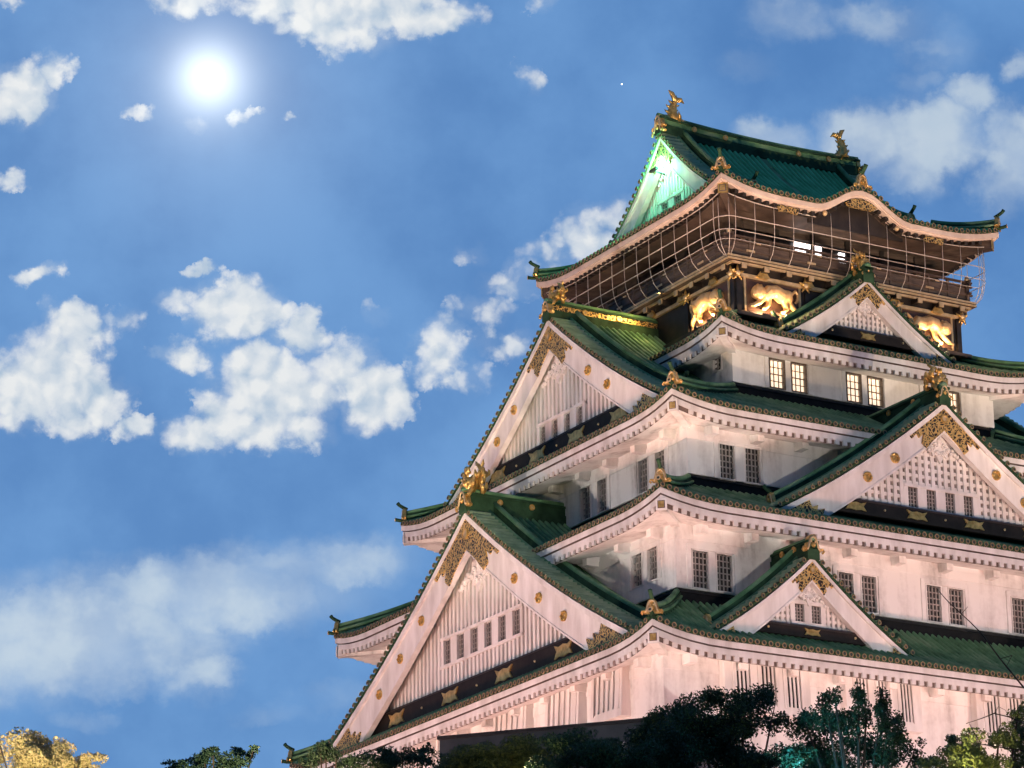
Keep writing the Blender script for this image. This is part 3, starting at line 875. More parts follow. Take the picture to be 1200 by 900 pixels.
    # black board at the foot of the panel with gilt fittings
    if dark:
        bd = MB()
        zlow = zbase-dark
        xl = min(hw*.93, xe+.9)
        n = 2
        bd.prism([(-xl, zlow), (xl, zlow), (xe+.1, zbase), (-xe-.1, zbase)], rec-.22, rec+.08, 'black')
        bd.box(-xe-.05, xe+.05, rec-.24, rec-.19, zbase-.06, zbase, 'woodblk')
        for f in ((-.62, -.2, .2, .62) if hw > 5 else (0,)):
            cx, cz, w_, h_ = f*xl, zbase-dark*.5, min(.62, dark*.85), dark*.62
            bd.prism([(cx-w_, cz-h_*.5), (cx-w_*.55, cz-h_*.38), (cx, cz-h_*.5), (cx+w_*.55, cz-h_*.38), (cx+w_, cz-h_*.5), (cx+w_*.72, cz), (cx+w_, cz+h_*.5), (cx+w_*.5, cz+h_*.3), (cx, cz+h_*.42), (cx-w_*.5, cz+h_*.3), (cx-w_, cz+h_*.5), (cx-w_*.72, cz)], rec-.27, rec-.2, 'gold')
        for f in ((-.42, 0, .42) if hw > 5 else (-.5, .5)):
            bd.ball((f*xl, rec-.23, zbase-dark*.5), .05, 'goldpale', n=6, k=4)
        bd.build('base_board', go)
    # ridge end: shield and beast
    om = MB()
    zo = zr(0)+.02+rl(-.2)
    sc = {0: 1.15}.get(ornament, ridge_h*shield)
    oni(om, (0, -.12, zo), (0, -1, 0), sc, horn=False)
    om.build('ridge_end_ornament', go)
    if ornament and ornament > .9:
        bm_ = MB(); H = ornament
        beast(bm_, (0, .35, zo+sc*.42), H)
        bm_.build('gilt_beast', go)
    return go
def beast(mb, c, H):
    """crouching gilt beast with curled mane and raised tail"""
    x0, y0, z0 = c
    P = lambda x, y, z: (x0+x*H, y0+y*H, z0+z*H)
    mb.tube([P(0, -.18, .10), P(0, -.12, .30), P(0, .0, .42), P(0, .16, .46), P(0, .26, .62), P(.03, .20, .80), P(-.02, .10, .92)], [.17*H, .21*H, .19*H, .15*H, .12*H, .09*H, .03*H], 9, 'gold')
    mb.ball(P(0, -.20, .34), .17*H, 'gold', (1, 1.1, 1))
    for k in (-1, 1):
        mb.ball(P(.07*k, -.36, .40), .035*H, 'goldpale', n=6, k=4)
        mb.tube([P(.10*k, -.15, .2), P(.22*k, -.24, .08), P(.24*k, -.32, -.06), P(.20*k, -.36, -.10)], [.09*H, .08*H, .06*H, .03*H], 7, 'gold')
        mb.tube([P(.12*k, .1, .36), P(.28*k, .12, .40), P(.34*k, .08, .54), P(.26*k, .05, .62)], [.07*H, .08*H, .06*H, .02*H], 7, 'gold')
        mb.tube([P(.12*k, -.10, .42), P(.26*k, -.10, .52), P(.24*k, -.12, .66)], [.06*H, .07*H, .02*H], 7, 'gold')
        mb.tube([P(.10*k, .2, .12), P(.32*k, .1, .06), P(.42*k, .0, .16), P(.36*k, -.04, .26)], [.08*H, .08*H, .06*H, .02*H], 7, 'gold')
        mb.tube([P(.06*k, -.26, .48), P(.10*k, -.24, .58), P(.07*k, -.2, .64)], [.04*H, .03*H, .012*H], 6, 'gold')
    for q in range(6): mb.ball(P(.12*math.cos(q*1.05), -.08, .36+.13*math.sin(q*1.05)), .075*H, 'gold', n=6, k=5)
    rd = random.Random(5)
    for q in range(26):
        an = rd.random()*6.28; zz = rd.uniform(.12, .62); rr = .20+.10*math.sin(zz*5)
        x, y = rr*math.cos(an), -.05+.26*math.sin(an)+zz*.2
        mb.tube([P(x, y, zz), P(x*1.35, y*1.25, zz+.06), P(x*1.5, y*1.3, zz+.15), P(x*1.3, y*1.2, zz+.19)], [.05*H, .055*H, .04*H, .012*H], 6, 'gold')
    mb.tube([P(0, .20, .80), P(.12, .2, .92), P(.18, .18, 1.02)], [.05*H, .05*H, .01*H], 6, 'gold')
    mb.tube([P(0, .14, .88), P(-.14, .16, .96), P(-.20, .15, 1.06)], [.05*H, .05*H, .01*H], 6, 'gold')

gA = gable(LEFT, 0, 14.23, 37.28, 11.5, 30.05, 4.45, 1.44, .60, 31.0, .82, (32.0, 32.95, [-2.63, -1.58, -.53, .53, 1.58, 2.63], .55), [.31, .46, .61], 'bars', hroof=12.0, ornament=1.4, ridge_h=.72, kend=11.2, seed=2, shield=1.8)
gC = gable(LEFT, 0, 10.39, 45.73, 8.05, 40.25, 5.0, 1.22, .45, 40.95, .75, (41.05, 41.8, [-1.4, -.47, .47, 1.4], .46), [.35, .52], 'bars', hroof=8.5, ornament=1.0, ridge_h=.62, kend=7.6, seed=3, rmat='openwork', shield=1.9)
gB = gable(FRONT, 0, 11.35, 40.60, 7.65, 35.45, 4.9, 1.08, .42, 36.35, .55, (36.47, 37.22, [-1.3, -.44, .44, 1.3], .44), [.31, .48], 'grid', hroof=8.0, ornament=1.12, ridge_h=.55, kend=7.2, seed=4)
gD = gable(FRONT, 0, 6.96, 46.97, 3.95, 44.15, 1.3, .70, .28, 44.85, .42, None, [], 'grid', hroof=4.15, ornament=.92, ridge_h=.42, vergew=.55, kend=3.7, seed=5)
for cx in (-7.5, 7.5):
    gS = gable(FRONT, cx, 12.9, 33.24, 4.15, 30.05, 2.3, .82, .32, 30.72, .40, (30.93, 31.55, [-.36, .36], .40), [], 'grid', hroof=4.4, ornament=0, ridge_h=.5, vergew=.6, kend=3.95, seed=6)
# the opposite faces carry the same big gables
for g_, sd_ in ((gA, RIGHT), (gC, RIGHT), (gB, BACK)):
    c_ = copy_tree(g_, KEEP)
    pl = math.hypot(g_.location.x, g_.location.y)
    x0, y0, _ = rotT(sd_)(0, -pl, 0)
    c_.location = (x0, y0, -KZ); c_.rotation_euler = (0, 0, ANG[sd_])
# top gables: they carry the whole upper roof
for sd_ in (LEFT, RIGHT):
    gE = gable(sd_, 0, 4.85, zE(0)-.17, 4.55, zE(4.55)-.17, 4.85, .80, .38, 51.15, .45, (51.35, 52.0, [-.48, .48], .55), [], 'bars', zroof=zE, hroof=5.10, ornament=0, ridge_h=.60, vergew=.75, kend=5.0, rsag=.18, seed=8, rmat='copper', tile='copper_top')

# karahafu barrel on the front and back eave, with its crest
for side in (FRONT, BACK):
    T = rotT(side); kb = MB()
    sss = [-2.34+4.68*i/28 for i in range(29)]
    vs = [T(s_, -(EY-d), EZ+.105+kara(s_, 0)) for d in (.0, 1.0, 2.0, 2.95) for s_ in sss]
    kb.add(vs, [(j*29+i, j*29+i+1, j*29+30+i, j*29+29+i) for j in range(3) for i in range(28)], 'copper_dark', True)
    for k in range(-7, 8):
        s_ = k*PITCH
        kb.half([T(s_, -(EY-d), EZ+.12+kara(s_, 0)) for d in (-.04, 1, 2, 2.9)], T(1, 0, 0), .082, 'copper_top', .095)
    kb.tube([T(0, -(EY-d), EZ+.30+kara(0, 0)) for d in (.0, 1.5, 2.9)], .12, 8, 'copper')
    ko = kpart(kb, 'wavy_gable')
    ob = MB(); oni(ob, Vector(T(0, -EY+.02, EZ+.12+kara(0, 0))), T(0, -1, 0), 1.1); ob.build('ridge_end_ornament', ko)
    pb = MB()
    def below(s_): return EZ-.36+kara(s_, 0)
    q = [(-.75, below(.75)-.02), (-.55, below(.55)-.26), (0, below(0)-.40), (.55, below(.55)-.26), (.75, below(.75)-.02), (.4, below(.4)+.03), (0, below(0)+.03), (-.4, below(.4)+.03)]
    pb.prism(q, -(EY-.10), -(EY-.22), 'openwork', T); pb.build('gold_filigree', ko)
    for cx in (-3.55, 3.55):
        pb = MB(); pb.prism([(cx-.5, EZ-.35), (cx-.42, EZ-.6), (cx, EZ-.55), (cx+.42, EZ-.6), (cx+.5, EZ-.35)], -(EY-.12), -(EY-.22), 'openwork', T); pb.build('gold_filigree', ko)
    pb = MB(); pb.prism([(-2.3, EZ-.62)]+[(s_, below(s_)-.01) for s_ in [-2.3+4.6*i/16 for i in range(17)]]+[(2.3, EZ-.62)], -(EY-.55), -(EY-.65), 'woodblk', T)
    for cx in (-1.75, 1.75): pb.ball(T(cx, -(EY-.2), EZ-.35+kara(cx, 0)*.6), .11, 'goldpale')
    pb.build('wavy_gable_board', ko)

# fish ornaments on the top ridge
for sgn in (-1, 1):
    f = MB(); zb_ = 55.32
    X = lambda x: sgn*(4.30-x)       # x grows inwards along the ridge
    body = [(.42, .02), (.18, .16), (.02, .34), (-.02, .56), (.04, .78), (.12, .95), (.16, 1.08)]
    f.tube([(X(x), 0, zb_+z) for x, z in body], [.20, .26, .25, .21, .165, .11, .075], 12, 'gold')
    f.ball((X(.40), 0, zb_+.10), .20, 'gold', (1.2, .95, .8))
    for k in (-1, 1): f.ball((X(.42), .15*k, zb_+.18), .05, 'goldpale', n=6, k=4); f.tube([(X(.2), .18*k, zb_+.12), (X(.1), .40*k, zb_+.22), (X(.0), .46*k, zb_+.40)], [.10, .07, .015], 6, 'gold')
    for q, (x, z) in enumerate([(-.22, .28), (-.26, .50), (-.19, .74), (-.06, .96)]):
        f.tube([(X(x+.08), 0, zb_+z), (X(x-.05), 0, zb_+z+.03), (X(x-.13), 0, zb_+z+.10)], [.07, .045, .008], 6, 'gold')
        f.tube([(X(x+.36), 0, zb_+z+.12), (X(x+.48), 0, zb_+z+.14), (X(x+.55), 0, zb_+z+.20)], [.06, .04, .008], 6, 'gold')
    for pts, rr in (([(.14, 1.0), (.10, 1.20), (.0, 1.38), (-.16, 1.50)], [.09, .105, .10, .02]), ([(.14, 1.0), (.26, 1.16), (.42, 1.18), (.58, 1.04)], [.09, .10, .09, .02]), ([(.14, 1.0), (.20, 1.18), (.22, 1.34)], [.07, .06, .01])):
        f.tube([(X(x), 0, zb_+z) for x, z in pts], rr, 8, 'gold')
    for q in range(7):
        for k in (-1, 0, 1): f.ball((X(-.02+.03*q-.14), .13*k, zb_+.25+.11*q), .065, 'gold', n=6, k=4)
    kpart(f, 'fish_ornament')
    s2 = MB(); oni(s2, (sgn*4.98, 0, 54.78), (sgn, 0, 0), 1.15, horn=False); kpart(s2, 'ridge_end_ornament')

# --- fifth tier: dark timber storey with the tiger reliefs
wx5, wy5 = 5.45, 5.80
b5 = MB()
for side in range(4):
    T = rotT(side); hl, pl = (wx5, wy5) if side in (0, 2) else (wy5, wx5)
    b5.box(-hl, hl, -pl, -pl+.2, 44.4, 47.2, 'woodblk', T)
w5 = kpart(b5, 'timber_storey')
tr = MB(); bk = MB()
for side in range(4):
    T = rotT(side); hl, pl = (wx5, wy5) if side in (0, 2) else (wy5, wx5)
    tr.box(-hl-.06, hl+.06, -pl-.12, -pl-.003, 46.58, 46.72, 'goldpale', T)
    tr.box(-hl-.03, hl+.03, -pl-.06, -pl-.003, 45.02, 45.20, 'wood', T)
    tr.box(-hl-.2, hl+.2, -pl-.45, -pl-.003, 44.86, 45.0, 'wood', T)
    for cx in (-hl+.10, -hl+3.35, hl-3.35, hl-.10):
        tr.box(cx-.10, cx+.10, -pl-.09, -pl-.003, 44.9, 46.58, 'woodblk', T)
        e = .16 if abs(cx) > hl-1 else .14
        s_ = 1 if cx < 0 else -1
    for cx in (-hl+.42, -hl+3.02, hl-.42, hl-3.02):
        tr.box(cx-.045, cx+.045, -pl-.05, -pl-.003, 45.2, 46.58, 'goldpale', T)
    for sgn in (-1, 1):
        tr.box(*sorted((sgn*(hl-.5), sgn*(hl-2.95))), -pl-.03, -pl-.003, 45.22, 46.56, 'panel_red', T)
    # gilt fittings along the beam and the joist ends
    n = 11
    for i in range(n):
        u = -hl+.15+(2*hl-.3)*i/(n-1)
        bk.box(u-.12, u+.12, -pl-.42, -pl-.003, 46.82, 47.0, 'woodblk', T)
        bk.box(u-.11, u+.11, -pl-.47, -pl-.42, 46.80, 47.02, 'goldpale', T)
        if i % 2 == 1: bk.prism([(u-.30, 46.66), (u-.18, 46.60), (u+.18, 46.60), (u+.30, 46.66), (u+.20, 46.80), (u+.10, 46.92), (u-.10, 46.92), (u-.20, 46.80)], -pl-.22, -pl-.12, 'gold', T)
    for cx in (-hl, -hl+3.2, hl-3.2, hl):
        for an in range(5):
            a_ = math.pi/2+an*2*math.pi/5
            c_, d_ = math.cos(a_), math.sin(a_)
            bk.tube([T(cx, -pl-.18, 46.65), T(cx+.30*c_, -pl-.20, 46.65+.34*d_)], [.09, .02], 6, 'gold')
        bk.ball(T(cx, -pl-.2, 46.65), .12, 'goldpale')
    bk.box(-hl-.35, hl+.35, -pl-.38, -pl-.30, 46.98, 47.06, 'goldpale', T)
tr.build('panel_frame', w5); bk.build('gilt_bracket_row', w5)
def tiger(side, cx, face):
    T0 = rotT(side); pl = wy5 if side in (0, 2) else wx5
    f = MB(); P = lambda x, y, z: T0(cx+face*x*.98, -pl-.05-y, 45.26+z*1.18)
    f.tube([P(-.52, .10, .52), P(-.30, .16, .70), P(.0, .17, .74), P(.30, .16, .62), P(.55, .14, .66), P(.70, .10, .50)], [.22, .29, .28, .31, .29, .2], 10, 'gilt_pale')
    f.ball(P(-.82, .16, .62), .31, 'gilt_pale', (1, 1, 1)); f.ball(P(-1.0, .2, .52), .12, 'gilt_pale')
    for k in (0, 1):
        f.ball(P(-.74+.16*k-.12, .2, .86), .07, 'gilt_pale', n=6, k=5)
        f.ball(P(-.95+.14*k, .36, .68), .04, 'goldpale', n=6, k=4)
    f.tube([P(-.55, .14, .5), P(-.78, .16, .28), P(-1.05, .16, .14), P(-1.25, .16, .10)], [.15, .12, .09, .07], 8, 'gilt_pale')
    f.tube([P(-.30, .12, .5), P(-.34, .14, .26), P(-.55, .16, .08), P(-.68, .16, .07)], [.14, .11, .09, .07], 8, 'gilt_pale')
    f.tube([P(.48, .12, .45), P(.52, .14, .20), P(.36, .16, .07), P(.22, .16, .06)], [.17, .12, .08, .06], 8, 'gilt_pale')
    f.tube([P(.66, .12, .45), P(.90, .14, .26), P(1.02, .16, .08), P(.90, .16, .04)], [.15, .11, .08, .06], 8, 'gilt_pale')
    f.tube([P(.68, .10, .56), P(.84, .10, .80), P(1.02, .10, .92), P(1.16, .10, .80), P(1.10, .10, .58), P(1.0, .10, .50)], [.08, .075, .07, .07, .065, .05], 8, 'gilt_pale')
    o = kpart(f, 'tiger_relief')
    md_ = o.modifiers.new('remesh', 'REMESH'); md_.mode = 'VOXEL'; md_.voxel_size = .035; md_.use_smooth_shade = True
    # lamp at the foot of the panel
    for dx in (-.55, .35):
        lx, ly, lz = T0(cx+face*dx, -pl-.34, 45.08)
        lb = MB(); lb.box(lx-.16, lx+.16, ly-.08, ly+.08, 45.0, 45.08, 'lampbody'); kpart(lb, 'panel_lamp')
        ld = bpy.data.lights.new('panel_light', 'POINT'); ld.energy = 115; ld.color = (1, .61, .33); ld.shadow_soft_size = .05
        lo = bpy.data.objects.new('panel_light', ld); COL.objects.link(lo); lo.parent = KEEP; lo.location = (lx, ly, lz+.10-KZ)
for side, cx, fc in ((FRONT, -3.72, 1), (FRONT, 3.72, -1), (LEFT, 4.0, -1), (LEFT, -4.0, 1)): tiger(side, cx, fc)

# --- top floor, balcony, cage
t6 = MB(); x6, y6 = 4.4, 4.64
for side in range(4):
    T = rotT(side); hl, pl = (x6, y6) if side in (0, 2) else (y6, x6)
    t6.box(-hl, hl, -pl, -pl+.12, 47.4, 48.35, 'wood', T)
    t6.box(-hl, hl, -pl, -pl+.12, 49.2, 50.0, 'wood', T)
    for i in range(6):
        u = -hl+.1+(2*hl-.2)*i/5; t6.box(u-.10, u+.10, -pl-.05, -pl+.15, 47.4, 49.6, 'woodblk', T)
        if i < 5: t6.box(u+.10, u+(2*hl-.2)/5-.10, -pl+.10, -pl+.11, 48.35, 49.2, 'glass', T)
        if i in (0, 5): t6.ball(T(u, -pl-.1, 48.6), .12, 'goldpale'); t6.ball(T(u, -pl-.1, 48.2), .14, 'goldpale')
kpart(t6, 'top_storey')
lm = MB()
for (a_, b2, z0_, z1_) in ((-1.72, -1.15, 48.88, 49.06), (-1.06, -.42, 48.88, 49.06), (-1.66, -1.2, 48.68, 48.76), (-.85, -.45, 48.68, 48.76), (.45, .72, 48.74, 48.98), (.74, 1.05, 48.5, 48.66), (1.15, 1.5, 48.5, 48.64), (.5, .7, 48.55, 48.62)):
    lm = MB(); lm.box(a_, b2, -y6-.02, -y6+.06, z0_, z1_, 'tube'); kpart(lm, 'ceiling_lamp')
bl = MB(); bx, by = 6.0, 6.2
for side in range(4):
    T = rotT(side); hl, pl = (bx, by) if side in (0, 2) else (by, bx)
    bl.box(-hl+.0, hl-.0, -pl, -pl+2.0 if side in (0, 2) else -pl+2.0, 47.08 if side in (0, 2) else 47.084, 47.30 if side in (0, 2) else 47.296, 'wood', T)
    bl.box(-hl-.04, hl+.04, -pl-.05, -pl+.0, 47.10, 47.17, 'goldpale', T); bl.box(-hl-.04, hl+.04, -pl-.03, -pl, 47.22, 47.30, 'goldpale', T)
bo = kpart(bl, 'balcony')
rb = MB()
for side in range(4):
    T = rotT(side); hl, pl = (bx-.2, by-.2) if side in (0, 2) else (by-.2, bx-.2)
    rb.box(-hl, hl, -pl+.02, -pl+.06, 47.32, 47.95, 'wood', T)
    for z in (47.62, 47.98, 48.16): rb.box(-hl-.25, hl+.25, -pl-.03, -pl+.08, z, z+.07, 'wood', T)
    n = 13
    for i in range(n):
        u = -hl+2*hl*i/(n-1); rb.box(u-.05, u+.05, -pl-.02, -pl+.09, 47.3, 48.2, 'wood', T)
        if i % 3 == 1:
            rb.box(u-.20, u+.20, -pl-.05, -pl-.02, 47.60, 47.68, 'goldpale', T); rb.box(u+.3, u+.5, -pl-.05, -pl-.02, 47.97, 48.03, 'goldpale', T)
    rb.ball(T(-hl, -pl, 48.32), .12, 'goldpale'); rb.tube([T(-hl, -pl, 47.3), T(-hl, -pl, 48.28)], .09, 8, 'wood')
rb.build('railing', bo)
# cage of painted bars with a belly and rounded corners
cg = MB()
RC = .62
def loop(hx_, hy_, z, zf=None, n=5):
    pts = []
    for (sx, sy, a0) in ((-1, -1, math.pi), (1, -1, -math.pi/2), (1, 1, 0), (-1, 1, math.pi/2)):
        for i in range(n+1):
            a_ = a0+(math.pi/2)*i/n
            pts.append((sx*(hx_-RC)+RC*math.cos(a_), sy*(hy_-RC)+RC*math.sin(a_), z))
    pts.append(pts[0]); return pts
CX, CY = 6.55, 6.68
prof = [(49.34, 0), (48.9, .0), (48.55, .0), (48.15, .02), (47.8, .08), (47.5, .20), (47.28, .40), (47.14, .66)]
for z, r_ in ((48.68, .019), (48.14, .016)):
    ins = [i for zz, i in prof if zz >= z-.3][-1] if z < 48.5 else 0
    cg.tube(loop(CX-ins*.5, CY-ins*.5, z), r_, 5, 'wire')
cg.tube(loop(CX-.09, CY-.09, 47.78), .011, 5, 'wire')
cg.tube(loop(CX-.66, CY-.66, 47.16), .04, 5, 'wire')
# top rail follows the eave, stepping over the wavy gable on the front and back
for side in range(4):
    T = rotT(side); hl, pl = (CX, CY) if side in (0, 2) else (CY, CX)
    tz = lambda u: 49.36+upturn(hl-abs(u)+.2, EU)*.75
    if side in (1, 3):
        cg.tube([T(u, -pl, tz(u)) for u in [-hl+2*hl*i/40 for i in range(41)]], .024, 5, 'wire')
    else:
        for a_, b2 in ((-hl, -2.1), (2.1, hl)): cg.tube([T(u, -pl, tz(u)) for u in [a_+(b2-a_)*i/20 for i in range(21)]], .024, 5, 'wire')
        for sgn in (-1, 1): cg.tube([T(sgn*2.1, -pl, 49.36), T(sgn*1.8, -pl, 49.5), T(sgn*1.1, -pl, 49.95), T(sgn*.4, -pl, 50.15), T(0, -pl, 50.18)], .018, 5, 'woodblk')
    n = round(2*(hl-RC)/.93)
    for i in range(n+1):
        u = -(hl-RC)+2*(hl-RC)*i/n
        zt_ = max(tz(u), 49.3+kara(u, side)*.9)
        cg.tube([T(u, -pl, zt_)]+[T(u*(1-.0), -(pl-ins), z) for z, ins in prof[1:]], .0135, 5, 'wire')
for (sx, sy, a0) in ((-1, -1, math.pi), (1, -1, -math.pi/2), (1, 1, 0), (-1, 1, math.pi/2)):
    for a_ in (a0+math.pi*.14, a0+math.pi*.36):
        cg.tube([(sx*(CX-RC)+(RC-ins)*math.cos(a_), sy*(CY-RC)+(RC-ins)*math.sin(a_), z+(.12 if k == 0 else 0)) for k, (z, ins) in enumerate(prof)], .0135, 5, 'wire')
cg.build('safety_cage', bo)

# green lamps in the top gable
for (lx, ly, lz, pw, sz) in ((-5.15, .12, 53.45, 230, .10), (-5.12, -.50, 53.15, 60, .06), (-6.1, .0, 50.75, 40, .08)):
    ld = bpy.data.lights.new('gable_light', 'POINT'); ld.energy = pw; ld.color = (.16, 1, .52); ld.shadow_soft_size = sz
    lo = bpy.data.objects.new('gable_light', ld); COL.objects.link(lo); lo.parent = KEEP; lo.location = (lx, ly, lz-KZ)
lb = MB(); lb.box(-5.30, -5.16, -.15, .35, 53.10, 53.20, 'lampbody'); lb.tube([(-5.2, .1, 53.1), (-4.7, .1, 53.05)], .03, 6, 'lampbody'); kpart(lb, 'gable_lamp')

# --- ground storey: projecting lattice bays (stone-drop windows)
def bay(side, u0, u1, nwin, fr=.40, nb=4, back='black'):
    T = rotT(side); pl = 12.55 if side in (0, 2) else 13.65
    b_ = MB(); z0, z1 = 27.35, 29.42; o0, o1 = .40, .29
    def yy(z): return -(pl+o0+(o1-o0)*(z-z0)/(z1-z0))
    w = (u1-u0)
    ww = (w-fr*(nwin+1))/nwin
    def quad(a, b2, c, d): b_.add([T(a, yy(c), c), T(b2, yy(c), c), T(b2, yy(d), d), T(a, yy(d), d)], [(0, 1, 2, 3)], 'white')
    zs0, zs1 = z0+.32, z1-.34
    quad(u0, u1, z0, zs0); quad(u0, u1, zs1, z1)
    for i in range(nwin+1): quad(u0+i*(fr+ww), u0+i*(fr+ww)+fr, zs0, zs1)
    for i in range(nwin):
        a = u0+fr+i*(fr+ww)
        b_.add([T(a, yy(zs0)+.09, zs0), T(a+ww, yy(zs0)+.09, zs0), T(a+ww, yy(zs1)+.09, zs1), T(a, yy(zs1)+.09, zs1)], [(0, 1, 2, 3)], back)
        for k in range(nb):
            x = a+ww*(k+.5)/nb; q = ww/nb*.24
            b_.add([T(x+s_*q, yy(z)+d_, z) for d_ in (.02, .06) for z in (zs0, zs1) for s_ in (-1, 1)], [(0, 1, 3, 2), (4, 6, 7, 5), (0, 2, 6, 4), (1, 5, 7, 3)], 'white')
        for x in (a-.04, a+ww+.04): b_.beam(T(x, yy(zs0)-.035, zs0-.06), T(x, yy(zs1)-.035, zs1+.06), .08, .05, 'white', T(0, -1, 0))
        for (x, d_) in ((a, 1), (a+ww, -1)):
            b_.add([T(x, yy(zs0), zs0), T(x, yy(zs1), zs1), T(x, yy(zs1)+.16, zs1), T(x, yy(zs0)+.16, zs0)], [(0, 1, 2, 3)], 'white')
    for u in (u0, u1): b_.add([T(u, -pl+.02, z0), T(u, yy(z0), z0), T(u, yy(z1), z1), T(u, -pl+.02, z1)], [(0, 1, 2, 3)], 'white')
    b_.add([T(u0, -pl, z0), T(u1, -pl, z0), T(u1, yy(z0), z0), T(u0, yy(z0), z0)], [(0, 1, 2, 3)], 'white')
    b_.add([T(u0, -pl, z1), T(u1, -pl, z1), T(u1, yy(z1), z1), T(u0, yy(z1), z1)], [(0, 1, 2, 3)], 'white')
    # raised frame and sloping hood
    b_.box(u0-.05, u1+.05, yy(z1)-.06, -pl+.02, z1, z1+.10, 'white', T)
    kpart(b_, 'lattice_bay')
for u0, u1, n in ((-11.35, -7.75, 3), (-6.2, -2.9, 3), (-.4, 4.2, 4), (6.0, 9.4, 3)): bay(FRONT, u0, u1, n)
for u0, u1, n in ((8.35, 10.4, 2), (5.2, 7.5, 2), (1.4, 3.8, 2), (-3.4, -1.0, 2), (-8, -5.6, 2)): bay(LEFT, u0, u1, 1, .22, 5, 'white')

# ------------------------------------------------------------------ floodlights on the ground
def flood(loc, aim, power, color, size, blend, label, soft=.35):
    loc = Vector(loc); aim = Vector(aim)
    yaw = math.atan2(aim.y-loc.y, aim.x-loc.x)-math.pi/2
    e = empty('floodlight', (loc.x, loc.y, 0), label, 'floodlight', 'floodlights round the castle', yaw)
    h = loc.z
    b_ = MB(); b_.tube([(0, -.1, 0), (0, -.1, h-.2)], .06, 8, 'lampbody'); b_.box(-.3, .3, -.35, .15, 0, .06, 'lampbody'); b_.build('pole', e)
    b_ = MB(); b_.box(-.35, .35, -.45, -.05, h-.3, h+.3, 'lampbody'); b_.build('housing', e)
    b_ = MB(); b_.box(-.30, .30, -.048, -.03, h-.25, h+.25, 'lens'); b_.build('lens', e)
    ld = bpy.data.lights.new('flood_light', 'SPOT'); ld.energy = power; ld.color = color; ld.spot_size = R(size); ld.spot_blend = blend; ld.shadow_soft_size = soft
    lo = bpy.data.objects.new('flood_light', ld); COL.objects.link(lo)
    lo.location = loc; lo.rotation_euler = (loc-aim).to_track_quat('Z', 'Y').to_euler()
WARM = (1, .86, .77); PINK = (1, .45, .35)
flood((-70, -12, 2.6), (-11, 0, 38), 122000, WARM, 44, .9, 'tall floodlight facing the big gabled left side of the keep from afar')
flood((-40, -72, 2.6), (-8, -10, 38), 98000, WARM, 40, .9, 'tall floodlight facing the near corner of the keep from afar')
flood((28, -70, 2.6), (2, -11, 38), 98000, WARM, 42, .9, 'tall floodlight facing the right-hand front of the keep from afar')
flood((-46, -16, 2.4), (-14, -8, 30), 68000, PINK, 50, .9, 'pinkish floodlight close under the near end of the left wall')
flood((-47, 8, 2.4), (-14, 5, 30), 68000, PINK, 50, .9, 'pinkish floodlight close under the far end of the left wall')
flood((-15, -46, 2.4), (-9, -13, 30), 55000, PINK, 50, .9, 'pinkish floodlight close under the near end of the front wall')
flood((10, -46, 2.4), (4, -13, 30), 55000, PINK, 50, .9, 'pinkish floodlight close under the middle of the front wall')
flood((-58, -58, 2.8), (-5.5, -5.5, 48.6), 230000, (1, .68, .45), 11.5, .6, 'amber narrow beam floodlight among the trees facing the near corner of the balcony')
flood((22, -72, 2.8), (1.5, -6, 48.4), 190000, (1, .68, .45), 12, .6, 'amber narrow beam floodlight facing the front of the balcony')
# warm lamp under the balcony, shining down on the ridge of the upper left gable
for i, (lx, ly, lz, ax, ay, az, pw) in enumerate(((-6.25, -1.7, 46.98, -8.6, -.6, 45.9, 420),)):
    lb = MB(); lb.box(lx-.10, lx+.10, ly-.10, ly+.10, lz+.04, lz+.12, 'lampbody'); kpart(lb, 'roof_lamp')
    ld = bpy.data.lights.new('roof_light', 'SPOT'); ld.energy = pw; ld.color = (1, .66, .22); ld.spot_size = R(150); ld.spot_blend = .8; ld.shadow_soft_size = .1
    lo = bpy.data.objects.new('roof_light', ld); COL.objects.link(lo); lo.parent = KEEP
    lo.location = (lx, ly, lz-KZ); lo.rotation_euler = (Vector((lx, ly, lz))-Vector((ax, ay, az))).to_track_quat('Z', 'Y').to_euler()

# ------------------------------------------------------------------ trees
def leaves(mat, centres, n, size, seed):
    """leaf quads scattered in ellipsoid clumps: centres = (x,y,z,rx,ry,rz)"""
    rg_ = np.random.default_rng(seed)
    c = np.array(centres, float)
    vol = c[:, 3]*c[:, 4]*c[:, 5]; pr = vol**.75; pr /= pr.sum()
    idx = rg_.choice(len(c), n, p=pr)
    d = rg_.normal(size=(n, 3)); d /= np.linalg.norm(d, axis=1)[:, None]
    r_ = rg_.random(n)**.42
    pos = c[idx, :3]+d*c[idx, 3:]*r_[:, None]
    a = rg_.normal(size=(n, 3)); a /= np.linalg.norm(a, axis=1)[:, None]
    b_ = rg_.normal(size=(n, 3)); b_ -= a*(a*b_).sum(1)[:, None]; b_ /= np.linalg.norm(b_, axis=1)[:, None]
    sz = size*(.6+.8*rg_.random(n))[:, None]
    v = np.stack([pos-a*sz*.5, pos+b_*sz*.28, pos+a*sz*.5, pos-b_*sz*.28], 1).reshape(-1, 3)
    me = bpy.data.meshes.new('crown')
    me.vertices.add(4*n); me.vertices.foreach_set('co', v.ravel())
    me.loops.add(4*n); me.loops.foreach_set('vertex_index', np.arange(4*n, dtype=np.int32))
    me.polygons.add(n); me.polygons.foreach_set('loop_start', np.arange(0, 4*n, 4, dtype=np.int32)); me.polygons.foreach_set('loop_total', np.full(n, 4, np.int32))
    me.materials.append(M[mat]); me.update(); me.validate()
    return me
